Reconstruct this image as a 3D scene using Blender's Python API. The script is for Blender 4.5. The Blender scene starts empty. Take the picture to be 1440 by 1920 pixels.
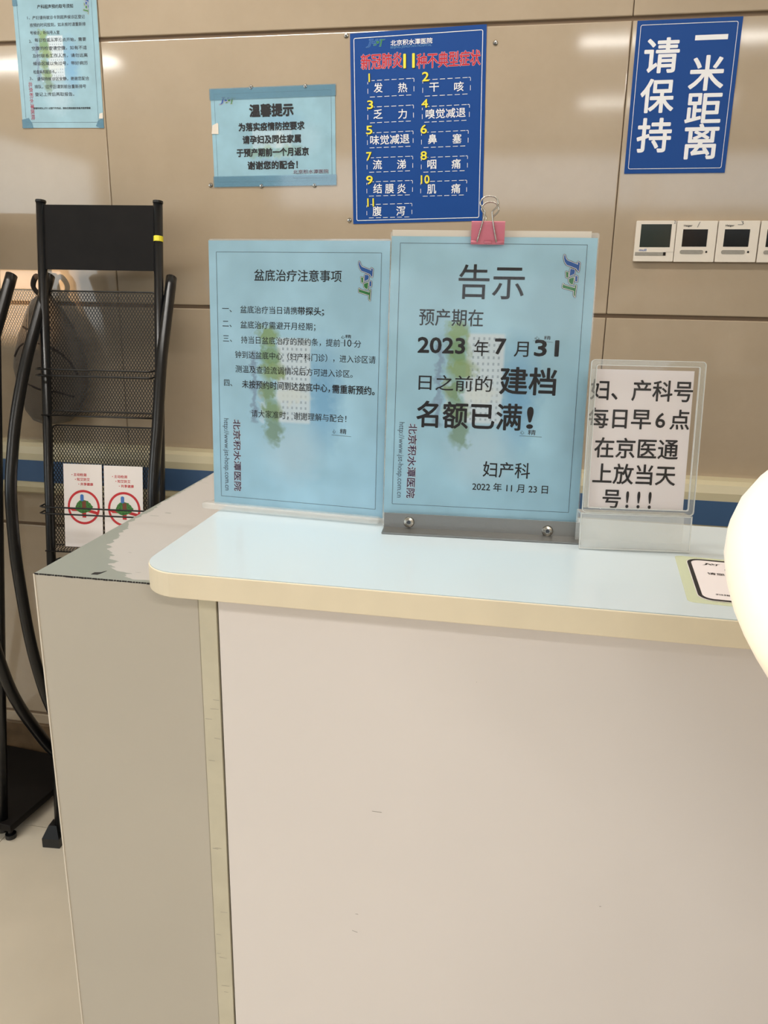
import bpy, bmesh, math, random
from mathutils import Vector, Matrix, noise

# ------------------------------------------------------------------ scene, camera, world, lights
sc = bpy.context.scene
C = sc.collection
sc.view_settings.view_transform = 'Standard'
sc.view_settings.look = 'None'
sc.view_settings.gamma = 1.0
sc.view_settings.use_curve_mapping = False
sc.view_settings.exposure = 0.0
sc.cycles.max_bounces = 8
sc.cycles.transparent_max_bounces = 24
sc.cycles.sample_clamp_indirect = 6.0
sc.cycles.caustics_reflective = False
sc.cycles.caustics_refractive = False

cam_d = bpy.data.cameras.new('camera'); cam = bpy.data.objects.new('camera', cam_d); C.objects.link(cam)
sc.camera = cam
CAMZ = 1.42
PITCH, YAW, ROLL = math.radians(15.691), math.radians(10.355), math.radians(0.984)
_f = Vector((-math.sin(YAW)*math.cos(PITCH), math.cos(YAW)*math.cos(PITCH), -math.sin(PITCH)))
_r = Vector((math.cos(YAW), math.sin(YAW), 0)); _u = _r.cross(_f)
_R = _r*math.cos(ROLL) + _u*math.sin(ROLL); _U = _u*math.cos(ROLL) - _r*math.sin(ROLL)
cam.matrix_world = Matrix(((_R.x, _U.x, -_f.x, 0), (_R.y, _U.y, -_f.y, 0), (_R.z, _U.z, -_f.z, CAMZ), (0, 0, 0, 1)))
cam_d.sensor_fit = 'VERTICAL'; cam_d.sensor_height = 24.0
cam_d.lens = 24.0*1495.3/1920.0
cam_d.clip_start = 0.02

WY = 1.93            # face of the tiled wall
RX0, RX1, RY0, RZ = -4.2, 3.0, -5.0, 2.9

wd = bpy.data.worlds.new('world'); sc.world = wd; wd.use_nodes = True
bg = wd.node_tree.nodes['Background']; bg.inputs[0].default_value = (0.75, 0.86, 1.0, 1); bg.inputs[1].default_value = 1.2

def area(name, loc, rot, sx, sy, power, col):
    l = bpy.data.lights.new(name, 'AREA'); l.shape = 'RECTANGLE'; l.size = sx; l.size_y = sy
    l.energy = power; l.color = col
    o = bpy.data.objects.new(name, l); C.objects.link(o); o.location = loc; o.rotation_euler = rot
    return o
# added soft fill from outside the made-up west window
area('side_window_daylight', (RX0-0.06, -2.0, 1.75), (math.radians(90), 0, math.radians(-90)), 3.4, 1.6, 60.0, (0.90, 0.95, 1.0))
# low warm sun let in through slots added in the south wall
sun_d = bpy.data.lights.new('low_sun', 'SUN'); sun_d.energy = 6.0; sun_d.color = (1.0, 0.66, 0.40); sun_d.angle = math.radians(0.5)
sun = bpy.data.objects.new('low_sun', sun_d); C.objects.link(sun)
SUNV = Vector((0.30, 1.0, 0.0)).normalized()
sun.rotation_euler = SUNV.to_track_quat('-Z', 'Y').to_euler()
PANEL_W = 12.0      # each ceiling lamp, watts

# ------------------------------------------------------------------ materials
def lin(c):
    return tuple(((x/255.0)/12.92 if x/255.0 <= 0.04045 else ((x/255.0+0.055)/1.055)**2.4) for x in c)
_m = {}
def mat(name, rgb, rough=0.5, metal=0.0, spec=0.5, coat=0.0, bump=0.0, bscale=80.0, var=0.0, vscale=6.0, sheen=0.0):
    if name in _m: return _m[name]
    m = bpy.data.materials.new(name); m.use_nodes = True; nt = m.node_tree; b = nt.nodes['Principled BSDF']
    c = lin(rgb)
    b.inputs['Base Color'].default_value = (*c, 1); b.inputs['Roughness'].default_value = rough
    b.inputs['Metallic'].default_value = metal; b.inputs['Specular IOR Level'].default_value = spec
    b.inputs['Coat Weight'].default_value = coat; b.inputs['Coat Roughness'].default_value = 0.08
    b.inputs['Sheen Weight'].default_value = sheen
    tc = nt.nodes.new('ShaderNodeTexCoord')
    if var > 0:
        n = nt.nodes.new('ShaderNodeTexNoise'); n.inputs['Scale'].default_value = vscale; n.inputs['Detail'].default_value = 6
        nt.links.new(tc.outputs['Object'], n.inputs['Vector'])
        r = nt.nodes.new('ShaderNodeValToRGB')
        r.color_ramp.elements[0].position = 0.3; r.color_ramp.elements[1].position = 0.72
        r.color_ramp.elements[0].color = (*[x*(1-var) for x in c], 1); r.color_ramp.elements[1].color = (*[min(1, x*(1+var)) for x in c], 1)
        nt.links.new(n.outputs['Fac'], r.inputs[0]); nt.links.new(r.outputs[0], b.inputs['Base Color'])
    if bump > 0:
        n2 = nt.nodes.new('ShaderNodeTexNoise'); n2.inputs['Scale'].default_value = bscale; n2.inputs['Detail'].default_value = 3
        nt.links.new(tc.outputs['Object'], n2.inputs['Vector'])
        bp = nt.nodes.new('ShaderNodeBump'); bp.inputs['Strength'].default_value = bump; bp.inputs['Distance'].default_value = 0.002
        nt.links.new(n2.outputs['Fac'], bp.inputs['Height']); nt.links.new(bp.outputs[0], b.inputs['Normal'])
    _m[name] = m
    return m

def clear_mat(name, rgb=(235, 240, 240), haze=0.12, tint=(0.97, 0.98, 0.98), gloss=1.0):
    """thin clear plastic: mostly see-through, a little milky, with a fresnel gloss"""
    m = bpy.data.materials.new(name); m.use_nodes = True; nt = m.node_tree; nt.nodes.clear(); N = nt.nodes.new; L = nt.links.new
    out = N('ShaderNodeOutputMaterial'); tr = N('ShaderNodeBsdfTransparent'); tr.inputs[0].default_value = (*tint, 1)
    df = N('ShaderNodeBsdfDiffuse'); df.inputs[0].default_value = (*lin(rgb), 1)
    gl = N('ShaderNodeBsdfGlossy'); gl.inputs['Roughness'].default_value = 0.06
    fr = N('ShaderNodeFresnel'); fr.inputs['IOR'].default_value = 1.45
    mu = N('ShaderNodeMath'); mu.operation = 'MULTIPLY'; mu.inputs[1].default_value = gloss
    ge = N('ShaderNodeNewGeometry'); iv = N('ShaderNodeMath'); iv.operation = 'SUBTRACT'; iv.inputs[0].default_value = 1.0; L(ge.outputs['Backfacing'], iv.inputs[1])
    m2 = N('ShaderNodeMath'); m2.operation = 'MULTIPLY'; L(fr.outputs[0], m2.inputs[0]); L(iv.outputs[0], m2.inputs[1]); L(m2.outputs[0], mu.inputs[0])
    a = N('ShaderNodeMixShader'); a.inputs[0].default_value = haze; L(tr.outputs[0], a.inputs[1]); L(df.outputs[0], a.inputs[2])
    b = N('ShaderNodeMixShader'); L(mu.outputs[0], b.inputs[0]); L(a.outputs[0], b.inputs[1]); L(gl.outputs[0], b.inputs[2])
    L(b.outputs[0], out.inputs[0])
    return m

def emit_mat(name, col, s):
    m = bpy.data.materials.new(name); m.use_nodes = True; b = m.node_tree.nodes['Principled BSDF']
    b.inputs['Base Color'].default_value = (*col, 1); b.inputs['Emission Color'].default_value = (*col, 1); b.inputs['Emission Strength'].default_value = s
    return m

class NB:      # tiny node builder for printed pictures
    def __init__(s, nt): s.nt = nt
    def link(s, v, sock):
        if isinstance(v, (int, float)): sock.default_value = v
        else: s.nt.links.new(v, sock)
    def math(s, op, a, b=0.0, clamp=False):
        n = s.nt.nodes.new('ShaderNodeMath'); n.operation = op; n.use_clamp = clamp; s.link(a, n.inputs[0]); s.link(b, n.inputs[1]); return n.outputs[0]
    def ell(s, x, y, cx, cy, rx, ry, soft=0.35):
        dx = s.math('DIVIDE', s.math('SUBTRACT', x, cx), rx); dy = s.math('DIVIDE', s.math('SUBTRACT', y, cy), ry)
        d = s.math('SQRT', s.math('ADD', s.math('MULTIPLY', dx, dx), s.math('MULTIPLY', dy, dy)))
        return s.math('DIVIDE', s.math('SUBTRACT', 1.0, d), soft, True)
    def rect(s, x, y, x0, y0, x1, y1, soft=0.003):
        a = s.math('DIVIDE', s.math('SUBTRACT', x, x0), soft, True); b = s.math('DIVIDE', s.math('SUBTRACT', x1, x), soft, True)
        c = s.math('DIVIDE', s.math('SUBTRACT', y, y0), soft, True); d = s.math('DIVIDE', s.math('SUBTRACT', y1, y), soft, True)
        return s.math('MULTIPLY', s.math('MULTIPLY', a, b), s.math('MULTIPLY', c, d))
    def mix(s, fac, a, b):
        n = s.nt.nodes.new('ShaderNodeMix'); n.data_type = 'RGBA'; s.link(fac, n.inputs[0])
        for v, sk in ((a, n.inputs[6]), (b, n.inputs[7])):
            if isinstance(v, tuple): sk.default_value = (*v, 1)
            else: s.nt.links.new(v, sk)
        return n.outputs[2]

def letterhead(name, base=(160, 197, 214), vshift=0.0, landscape=False, rough=0.45, coat=0.0, faint=1.0):
    """pale blue letter paper printed with sky, a hospital building and trees (picture lies sideways on upright sheets)"""
    m = bpy.data.materials.new(name); m.use_nodes = True; nt = m.node_tree; b = nt.nodes['Principled BSDF']; q = NB(nt)
    tc = nt.nodes.new('ShaderNodeTexCoord'); sp = nt.nodes.new('ShaderNodeSeparateXYZ'); nt.links.new(tc.outputs['Object'], sp.inputs[0])
    x, y = sp.outputs[0], sp.outputs[1]
    if landscape: x, y = y, q.math('SUBTRACT', 0.297, x)
    else: y = q.math('SUBTRACT', y, vshift)
    nz = nt.nodes.new('ShaderNodeTexNoise'); nz.inputs['Scale'].default_value = 130; nz.inputs['Detail'].default_value = 4
    nt.links.new(tc.outputs['Object'], nz.inputs['Vector'])
    nw = nt.nodes.new('ShaderNodeTexNoise'); nw.inputs['Scale'].default_value = 14; nw.inputs['Detail'].default_value = 3
    nt.links.new(tc.outputs['Object'], nw.inputs['Vector'])
    d = q.math('MULTIPLY', q.math('SUBTRACT', nz.outputs['Fac'], 0.5), 0.022)
    xn, yn = q.math('ADD', x, d), q.math('ADD', y, q.math('MULTIPLY', d, -1.0))
    cl = q.math('MULTIPLY', q.math('SUBTRACT', nw.outputs['Fac'], 0.35), 2.2, True)
    B0 = lin(base); col = q.mix(cl, lin(tuple(int(c*0.93) for c in base)), lin(tuple(min(255, int(c*1.05)) for c in base)))
    F = faint
    col = q.mix(q.math('MULTIPLY', q.ell(xn, yn, 0.137, 0.135, 0.030, 0.075, 0.8), 0.75*F), col, lin((112, 166, 206)))
    col = q.mix(q.math('MULTIPLY', q.ell(xn, yn, 0.100, 0.070, 0.045, 0.050, 0.7), 0.5*F), col, lin((190, 213, 226)))
    col = q.mix(q.math('MULTIPLY', q.rect(x, y, 0.080, 0.102, 0.123, 0.200), 0.80*F), col, lin((214, 224, 230)))
    wx = q.math('GREATER_THAN', q.math('SINE', q.math('MULTIPLY', x, 1150.0)), 0.35)
    wy = q.math('GREATER_THAN', q.math('SINE', q.math('MULTIPLY', y, 950.0)), 0.2)
    win = q.math('MULTIPLY', q.math('MULTIPLY', wx, wy), q.rect(x, y, 0.086, 0.106, 0.120, 0.196, 0.001))
    col = q.mix(q.math('MULTIPLY', win, 0.6*F), col, lin((128, 148, 166)))
    col = q.mix(q.math('MULTIPLY', q.rect(xn, yn, 0.0475, 0.098, 0.0585, 0.185, 0.004), 0.55*F), col, lin((112, 124, 156)))
    col = q.mix(q.math('MULTIPLY', q.rect(xn, yn, 0.0600, 0.100, 0.0660, 0.150, 0.002), 0.6*F), col, lin((205, 222, 235)))
    col = q.mix(q.math('MULTIPLY', q.ell(xn, yn, 0.098, 0.134, 0.026, 0.012, 0.5), 0.8*F), col, lin((214, 222, 220)))
    for (cx, cy, rx, ry, cc) in ((.071, .200, .014, .013, (132, 160, 84)), (.0725, .179, .014, .014, (116, 150, 84)), (.0760, .161, .017, .013, (134, 158, 88)),
                                 (.069, .138, .011, .014, (120, 146, 88)), (.0745, .116, .014, .014, (126, 152, 92)), (.077, .092, .012, .018, (118, 146, 118))):
        col = q.mix(q.math('MULTIPLY', q.ell(xn, yn, cx, cy, rx*1.15, ry*1.1, 0.5), 0.82*F), col, lin(cc))
    nt.links.new(col, b.inputs['Base Color']); b.inputs['Roughness'].default_value = rough
    b.inputs['Coat Weight'].default_value = coat; b.inputs['Coat Roughness'].default_value = 0.05
    return m

def tile_mat():
    m = bpy.data.materials.new('polished_beige_tile'); m.use_nodes = True; nt = m.node_tree; b = nt.nodes['Principled BSDF']; q = NB(nt)
    tc = nt.nodes.new('ShaderNodeTexCoord')
    n1 = nt.nodes.new('ShaderNodeTexNoise'); n1.inputs['Scale'].default_value = 2.3; n1.inputs['Detail'].default_value = 8; n1.inputs['Roughness'].default_value = 0.62
    n2 = nt.nodes.new('ShaderNodeTexNoise'); n2.inputs['Scale'].default_value = 60; n2.inputs['Detail'].default_value = 5
    nt.links.new(tc.outputs['Object'], n1.inputs['Vector']); nt.links.new(tc.outputs['Object'], n2.inputs['Vector'])
    c = q.mix(q.math('MULTIPLY', q.math('SUBTRACT', n1.outputs['Fac'], 0.3), 2.2, True), lin((165, 149, 127)), lin((182, 165, 143)))
    c = q.mix(q.math('MULTIPLY', n2.outputs['Fac'], 0.22), c, lin((168, 148, 124)))
    nt.links.new(c, b.inputs['Base Color']); b.inputs['Roughness'].default_value = 0.075; b.inputs['Specular IOR Level'].default_value = 0.5
    return m

M_TILE = tile_mat()
M_GROUT = mat('tile_joint', (118, 98, 78), 0.8)
M_BASE = mat('brown_marble', (104, 84, 62), 0.25, var=0.35, vscale=14)
M_FLOOR = mat('polished_floor_tile', (206, 196, 178), 0.22, var=0.05, vscale=5)
M_CEIL = mat('ceiling_white', (226, 222, 214), 0.9)
M_WALLP = mat('painted_wall', (196, 188, 172), 0.8)
M_DOORB = mat('dark_partition', (58, 52, 46), 0.4)
M_CREAM = mat('cream_rail', (206, 196, 164), 0.4)
M_BLUEB = mat('blue_rail_band', (64, 94, 132), 0.45)
M_BLACK = mat('black_enamel', (17, 18, 20), 0.28, spec=0.5, var=0.12, vscale=40)
M_BLACKM = mat('black_wire', (15, 14, 14), 0.4)
M_BLACKP = mat('scuffed_black_sheet', (15, 12, 11), 0.6, spec=0.2, var=0.25, vscale=25)
M_TOP = mat('white_laminate_top', (206, 219, 225), 0.22, coat=0.3)
M_EDGE = mat('cream_edge_band', (240, 226, 199), 0.4, var=0.03, vscale=20)
M_PANEL = mat('pale_laminate_panel', (231, 223, 219), 0.45, var=0.02, vscale=3)
M_GREY = mat('grey_laminate_front', (192, 184, 171), 0.5, var=0.03, vscale=4)
M_STRIP = mat('panel_edge', (206, 198, 176), 0.5, var=0.05, vscale=30)
M_GAP = mat('dark_gap', (28, 24, 24), 0.8)
M_STEEL = mat('brushed_steel', (150, 149, 146), 0.34, metal=0.85, bump=0.15, bscale=300)
M_CHROME = mat('chrome', (176, 172, 164), 0.22, metal=1.0)
M_CLIP = mat('pink_clip', (206, 118, 136), 0.35)
M_WHITEP = mat('white_plastic', (226, 216, 202), 0.4)
M_GREYP = mat('grey_buttons', (150, 144, 134), 0.5, var=0.08, vscale=200)
M_LCD = mat('dark_lcd', (44, 52, 46), 0.12)
M_LCD2 = mat('black_lcd', (26, 26, 24), 0.12)
M_WPAPER = mat('white_paper', (236, 228, 228), 0.6)
M_BROCH = mat('brochure_paper', (238, 230, 226), 0.5)
M_POSTER = mat('poster_blue', (2, 66, 140), 0.55, spec=0.3)
M_POSTER2 = mat('sign_blue', (4, 66, 138), 0.5, spec=0.3)
M_K = mat('ink_black', (24, 22, 26), 0.6); M_K2 = mat('ink_dark_grey', (70, 76, 84), 0.6)
M_G = mat('ink_grey', (78, 92, 108), 0.6); M_P = mat('ink_purple', (52, 28, 70), 0.6)
M_W = mat('ink_white', (236, 236, 238), 0.5); M_LB = mat('ink_light_blue', (92, 146, 196), 0.5)
M_R = mat('ink_red', (190, 22, 40), 0.5); M_R2 = mat('ink_faded_red', (164, 92, 108), 0.6); M_Y = mat('ink_yellow', (236, 224, 60), 0.5)
M_PK = mat('ink_pale_pink', (240, 206, 214), 0.5); M_BR = mat('ink_brochure_red', (196, 44, 50), 0.5)
M_LOGOB = mat('logo_blue', (28, 84, 156), 0.5); M_LOGOG = mat('logo_green', (44, 120, 62), 0.5)
M_GREEN = mat('print_green', (62, 118, 56), 0.6, var=0.5, vscale=260); M_CAPB = mat('print_blue', (70, 116, 186), 0.6)
M_CLEAR = clear_mat('clear_acrylic', haze=0.0, gloss=0.55, tint=(0.99, 0.99, 0.99))
M_CLEARM = clear_mat('milky_acrylic', haze=0.26, rgb=(244, 244, 242), tint=(0.985, 0.99, 0.985))
M_RIM = clear_mat('acrylic_rim', haze=0.17, rgb=(238, 238, 234), tint=(0.93, 0.94, 0.92))
M_EDGECL = clear_mat('acrylic_bright_edge', haze=0.62, rgb=(246, 246, 244), tint=(0.9, 0.92, 0.9))
M_TAPE = clear_mat('glossy_tape', haze=0.35, rgb=(110, 158, 184), gloss=1.6)
M_FILM = clear_mat('yellowed_film', haze=0.22, rgb=(236, 236, 190), tint=(1.0, 1.0, 0.97), gloss=0.15)
M_BAG = mat('grey_brown_cloth', (92, 82, 70), 0.9, bump=0.5, bscale=500, var=0.12, vscale=9, sheen=0.2)
M_BAGD = mat('dark_cloth_seam', (44, 36, 32), 0.9)
M_COAT = mat('white_coat_cloth', (252, 248, 240), 0.85, bump=0.15, bscale=120)
M_SKIN = mat('skin', (214, 170, 144), 0.55); M_HAIR = mat('dark_hair', (26, 20, 18), 0.55); M_TROUS = mat('dark_trousers', (44, 46, 54), 0.9); M_SHOE = mat('black_shoe', (24, 24, 24), 0.5)
M_FRAMEW = mat('window_frame_metal', (120, 116, 110), 0.4, metal=0.6)
M_PANE = clear_mat('window_glass', haze=0.0, tint=(0.96, 0.98, 0.97), gloss=0.6)

# ------------------------------------------------------------------ geometry helpers
def bm_new(): return bmesh.new()
def box(bm, x0, y0, z0, x1, y1, z1, mtx=None):
    vs = [Vector((x, y, z)) for z in (z0, z1) for y in (y0, y1) for x in (x0, x1)]
    if mtx: vs = [mtx @ v for v in vs]
    v = [bm.verts.new(p) for p in vs]
    for f in ((0, 2, 3, 1), (4, 5, 7, 6), (0, 1, 5, 4), (2, 6, 7, 3), (0, 4, 6, 2), (1, 3, 7, 5)): bm.faces.new([v[i] for i in f])
    return v
def prism(bm, pts, z0, z1):
    a = [bm.verts.new((p[0], p[1], z0)) for p in pts]; b = [bm.verts.new((p[0], p[1], z1)) for p in pts]
    n = len(pts); bm.faces.new(b); bm.faces.new(a[::-1])
    for i in range(n): bm.faces.new((a[i], a[(i+1) % n], b[(i+1) % n], b[i]))
def flat(bm, pts, z):
    bm.faces.new([bm.verts.new((p[0], p[1], z)) for p in pts])
def rrect(x0, y0, x1, y1, r, seg=6, corners=(1, 1, 1, 1)):
    out = []
    for (cx, cy, a0, on) in ((x1-r, y1-r, 0, corners[0]), (x0+r, y1-r, 90, corners[1]), (x0+r, y0+r, 180, corners[2]), (x1-r, y0+r, 270, corners[3])):
        if on:
            for k in range(seg+1):
                a = math.radians(a0+90*k/seg); out.append((cx+r*math.cos(a), cy+r*math.sin(a)))
        else:
            out.append((cx+(r if a0 in (0, 270) else -r), cy+(r if a0 in (0, 90) else -r)))
    return out
def ring(bm, outer, inner, z0, z1=None):
    n = len(outer)
    if z1 is None:
        a = [bm.verts.new((*p, z0)) for p in outer]; b = [bm.verts.new((*p, z0)) for p in inner]
        for i in range(n): bm.faces.new((a[i], a[(i+1) % n], b[(i+1) % n], b[i]))
        return
    a = [bm.verts.new((*p, z0)) for p in outer]; b = [bm.verts.new((*p, z0)) for p in inner]
    c = [bm.verts.new((*p, z1)) for p in outer]; d = [bm.verts.new((*p, z1)) for p in inner]
    for i in range(n):
        j = (i+1) % n
        bm.faces.new((c[i], c[j], d[j], d[i])); bm.faces.new((a[j], a[i], b[i], b[j]))
        bm.faces.new((a[i], a[j], c[j], c[i])); bm.faces.new((b[j], b[i], d[i], d[j]))
def tube(bm, pts, r, seg=10, rx=None, closed=False):
    """round (or oval, rx across) tube along points"""
    pts = [Vector(p) for p in pts]; n = len(pts); rings = []
    up = None
    for i, p in enumerate(pts):
        t = (pts[min(i+1, n-1)] - pts[max(i-1, 0)]) if not closed else (pts[(i+1) % n]-pts[i-1])
        t.normalize()
        if up is None:
            ref = Vector((1, 0, 0)) if abs(t.x) < 0.9 else Vector((0, 0, 1))
            up = (ref - t*ref.dot(t)).normalized()
        else: up = (up - t*up.dot(t)).normalized()
        s = t.cross(up)
        ra = rx if rx else r
        rings.append([bm.verts.new(p + up*math.cos(2*math.pi*k/seg)*ra + s*math.sin(2*math.pi*k/seg)*r) for k in range(seg)])
    m = n if closed else n-1
    for i in range(m):
        A, Bq = rings[i], rings[(i+1) % n]
        for k in range(seg): bm.faces.new((A[k], A[(k+1) % seg], Bq[(k+1) % seg], Bq[k]))
    if not closed: bm.faces.new(rings[0][::-1]); bm.faces.new(rings[-1])
def smooth_path(pts, k=6):
    P = [Vector(p) for p in pts]; out = []
    for i in range(len(P)-1):
        p0, p1, p2, p3 = P[max(i-1, 0)], P[i], P[i+1], P[min(i+2, len(P)-1)]
        for j in range(k):
            t = j/k
            out.append(0.5*((2*p1)+(-p0+p2)*t+(2*p0-5*p1+4*p2-p3)*t*t+(-p0+3*p1-3*p2+p3)*t**3))
    out.append(P[-1]); return out
def lathe(bm, prof, seg=20, axis_z=True, center=(0, 0, 0)):
    R = []
    for (r, z) in prof:
        R.append([bm.verts.new((center[0]+r*math.cos(2*math.pi*k/seg), center[1]+r*math.sin(2*math.pi*k/seg), center[2]+z)) for k in range(seg)])
    for i in range(len(R)-1):
        for k in range(seg): bm.faces.new((R[i][k], R[i][(k+1) % seg], R[i+1][(k+1) % seg], R[i+1][k]))
    bm.faces.new(R[0][::-1]); bm.faces.new(R[-1])

def obj(name, bm, m, parent=None, smooth=False, bevel=0.0, mats=None, keepn=False):
    if not keepn: bmesh.ops.recalc_face_normals(bm, faces=bm.faces)
    me = bpy.data.meshes.new(name); bm.to_mesh(me); bm.free()
    if mats:
        for x in mats: me.materials.append(x)
    else: me.materials.append(m)
    if smooth:
        for p in me.polygons: p.use_smooth = True
    o = bpy.data.objects.new(name, me); C.objects.link(o)
    if bevel > 0:
        md = o.modifiers.new('bevel', 'BEVEL'); md.width = bevel; md.segments = 3; md.limit_method = 'ANGLE'
    if parent: o.parent = parent
    return o
def thing(name, label, cat, mtx=None, group=None):
    o = bpy.data.objects.new(name, None); C.objects.link(o); o.empty_display_size = 0.05
    if mtx is not None: o.matrix_world = mtx
    return tag(o, label, cat, group)
def tag(o, label, cat, group=None):
    o['label'] = label; o['category'] = cat
    if group: o['group'] = group
    return o
def struct(o): o['kind'] = 'structure'; return o
def frame(O, e, up):
    e = Vector(e).normalized(); up = Vector(up).normalized(); n = e.cross(up).normalized(); up = n.cross(e)
    return Matrix(((e.x, up.x, n.x, O[0]), (e.y, up.y, n.y, O[1]), (e.z, up.z, n.z, O[2]), (0, 0, 0, 1)))

# ------------------------------------------------------------------ lettering
def glyphs(s):
    cu = bpy.data.curves.new('t', 'FONT'); cu.body = s; cu.size = 1.0; cu.resolution_u = 3; cu.fill_mode = 'BOTH'
    o = bpy.data.objects.new('t', cu); C.objects.link(o)
    dg = bpy.context.evaluated_depsgraph_get(); me = bpy.data.meshes.new_from_object(o.evaluated_get(dg))
    vs = [(v.co.x, v.co.y) for v in me.vertices]; fs = [tuple(p.vertices) for p in me.polygons]
    bpy.data.objects.remove(o); bpy.data.curves.remove(cu); bpy.data.meshes.remove(me)
    return vs, fs
_ref = {}
def refbox(ch):
    if ch not in _ref:
        v, _ = glyphs(ch); ys = [p[1] for p in v]; _ref[ch] = (min(ys), max(ys))
    return _ref[ch]
def cjk(s): return any(ord(c) > 0x2e00 for c in s)
class Print:
    """collects lettering of one ink into one flat mesh (local x right, y up, z towards the reader)"""
    def __init__(s): s.bm = bmesh.new()
    def text(s, st, u, v, w, h, wt=0.0, rot=0, z=0.0, extra=0.0, dx=0.0, dy=0.0):
        vs, fs = glyphs(st)
        if not vs: return
        x0 = min(p[0] for p in vs); x1 = max(p[0] for p in vs)
        a, b = refbox('国') if cjk(st) else refbox('0')
        k = h/(b-a); sx = w/max(1e-6, x1-x0); yc = (a+b)/2
        if st in ('1', '10', '11') and not rot: u += (w-(x1-x0)*k)/2; sx = k
        em = h/0.92 if cjk(st) else h/0.72
        r = (wt+extra)*0.0105*em
        base = []
        if r <= 0: offs = [(0, 0)]
        else:
            rr = [r] if r < 0.028*em else [r*0.5, r]
            offs = [(q*math.cos(i*math.pi/4), q*math.sin(i*math.pi/4)) for q in rr for i in range(8)]
        for j, (ox, oy) in enumerate(offs):
            zz = z + j*2e-6
            bv = []
            for (x, y) in vs:
                lx, ly = (x-x0)*sx+ox, (y-yc)*k+oy
                if rot: P = (u+ly+dx, v-lx+dy, zz)
                else: P = (u+lx+dx, v+ly+dy, zz)
                bv.append(s.bm.verts.new(P))
            for f in fs:
                try: s.bm.faces.new([bv[i] for i in f])
                except ValueError: pass
    def poly(s, pts, z=0.0): flat(s.bm, pts, z)
    def rect(s, x0, y0, x1, y1, z=0.0): flat(s.bm, ((x0, y0), (x1, y0), (x1, y1), (x0, y1)), z)
    def line(s, x0, y0, x1, y1, t, z=0.0):
        d = Vector((x1-x0, y1-y0)); d.normalize(); nx, ny = -d.y*t/2, d.x*t/2
        flat(s.bm, ((x0+nx, y0+ny), (x0-nx, y0-ny), (x1-nx, y1-ny), (x1+nx, y1+ny)), z)
    def border(s, x0, y0, x1, y1, r, t, z=0.0):
        ring(s.bm, rrect(x0, y0, x1, y1, max(r, t*1.01)), rrect(x0+t, y0+t, x1-t, y1-t, max(r-t, t*0.01)), z)
    def done(s, name, m, parent, z=0.0005):
        o = obj(name, s.bm, m, parent, keepn=True); o.location = (0, 0, z); return o

LOGO = {
 'b': [[(235, 160), (265, 175), (310, 300), (370, 365), (560, 430), (755, 505), (745, 400), (822, 445), (812, 620), (800, 765), (735, 690), (700, 640), (480, 560), (350, 520), (275, 420), (230, 290)],
       [(490, 660), (640, 680), (665, 740), (650, 840), (560, 880), (480, 925)], [(690, 895), (770, 930), (770, 1120), (690, 1105)]],
 'g': [[(335, 755), (430, 785), (425, 985), (360, 965)], [(645, 955), (620, 1215), (540, 1205), (465, 1125), (460, 1020), (560, 985)],
       [(260, 1190), (310, 1245), (700, 1345), (690, 1225), (748, 1258), (725, 1600), (735, 1680), (670, 1590), (680, 1455), (480, 1400), (250, 1340)]]}
def logo(parent, u, v, length, rot, sy=1.0, z=0.0005, dark=True, mono=None):
    def tr(p):
        X = (p[1]-160)/1520*length; Y = (p[0]-215)/1520*length*sy
        return (u+Y, v-X) if rot else (u+X, v+Y)
    def draw(P, keys, r, zz):
        j = 0
        for k in keys:
            for poly in LOGO[k]:
                pts = [tr(p) for p in poly]
                if r == 0: P.poly(pts, zz)
                else:
                    for i in range(8):
                        j += 1
                        P.poly([(p[0]+r*math.cos(i*math.pi/4), p[1]+r*math.sin(i*math.pi/4)) for p in pts], zz+j*1e-6)
    if mono:
        P = Print(); draw(P, 'bg', 0, 0); P.done('logo', mono, parent, z); return
    if dark:
        P = Print(); draw(P, 'bg', length*0.024, 0); P.done('logo_outline', M_K2, parent, z)
    P = Print(); draw(P, 'bg', length*0.011, 0); P.done('logo_halo', M_W if dark else M_LB, parent, z+0.0001)
    P = Print(); draw(P, 'b', 0, 0); P.done('logo_blue_letters', M_LOGOB, parent, z+0.0002)
    P = Print(); draw(P, 'g', 0, 0); P.done('logo_green_letters', M_LOGOG, parent, z+0.0002)

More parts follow.
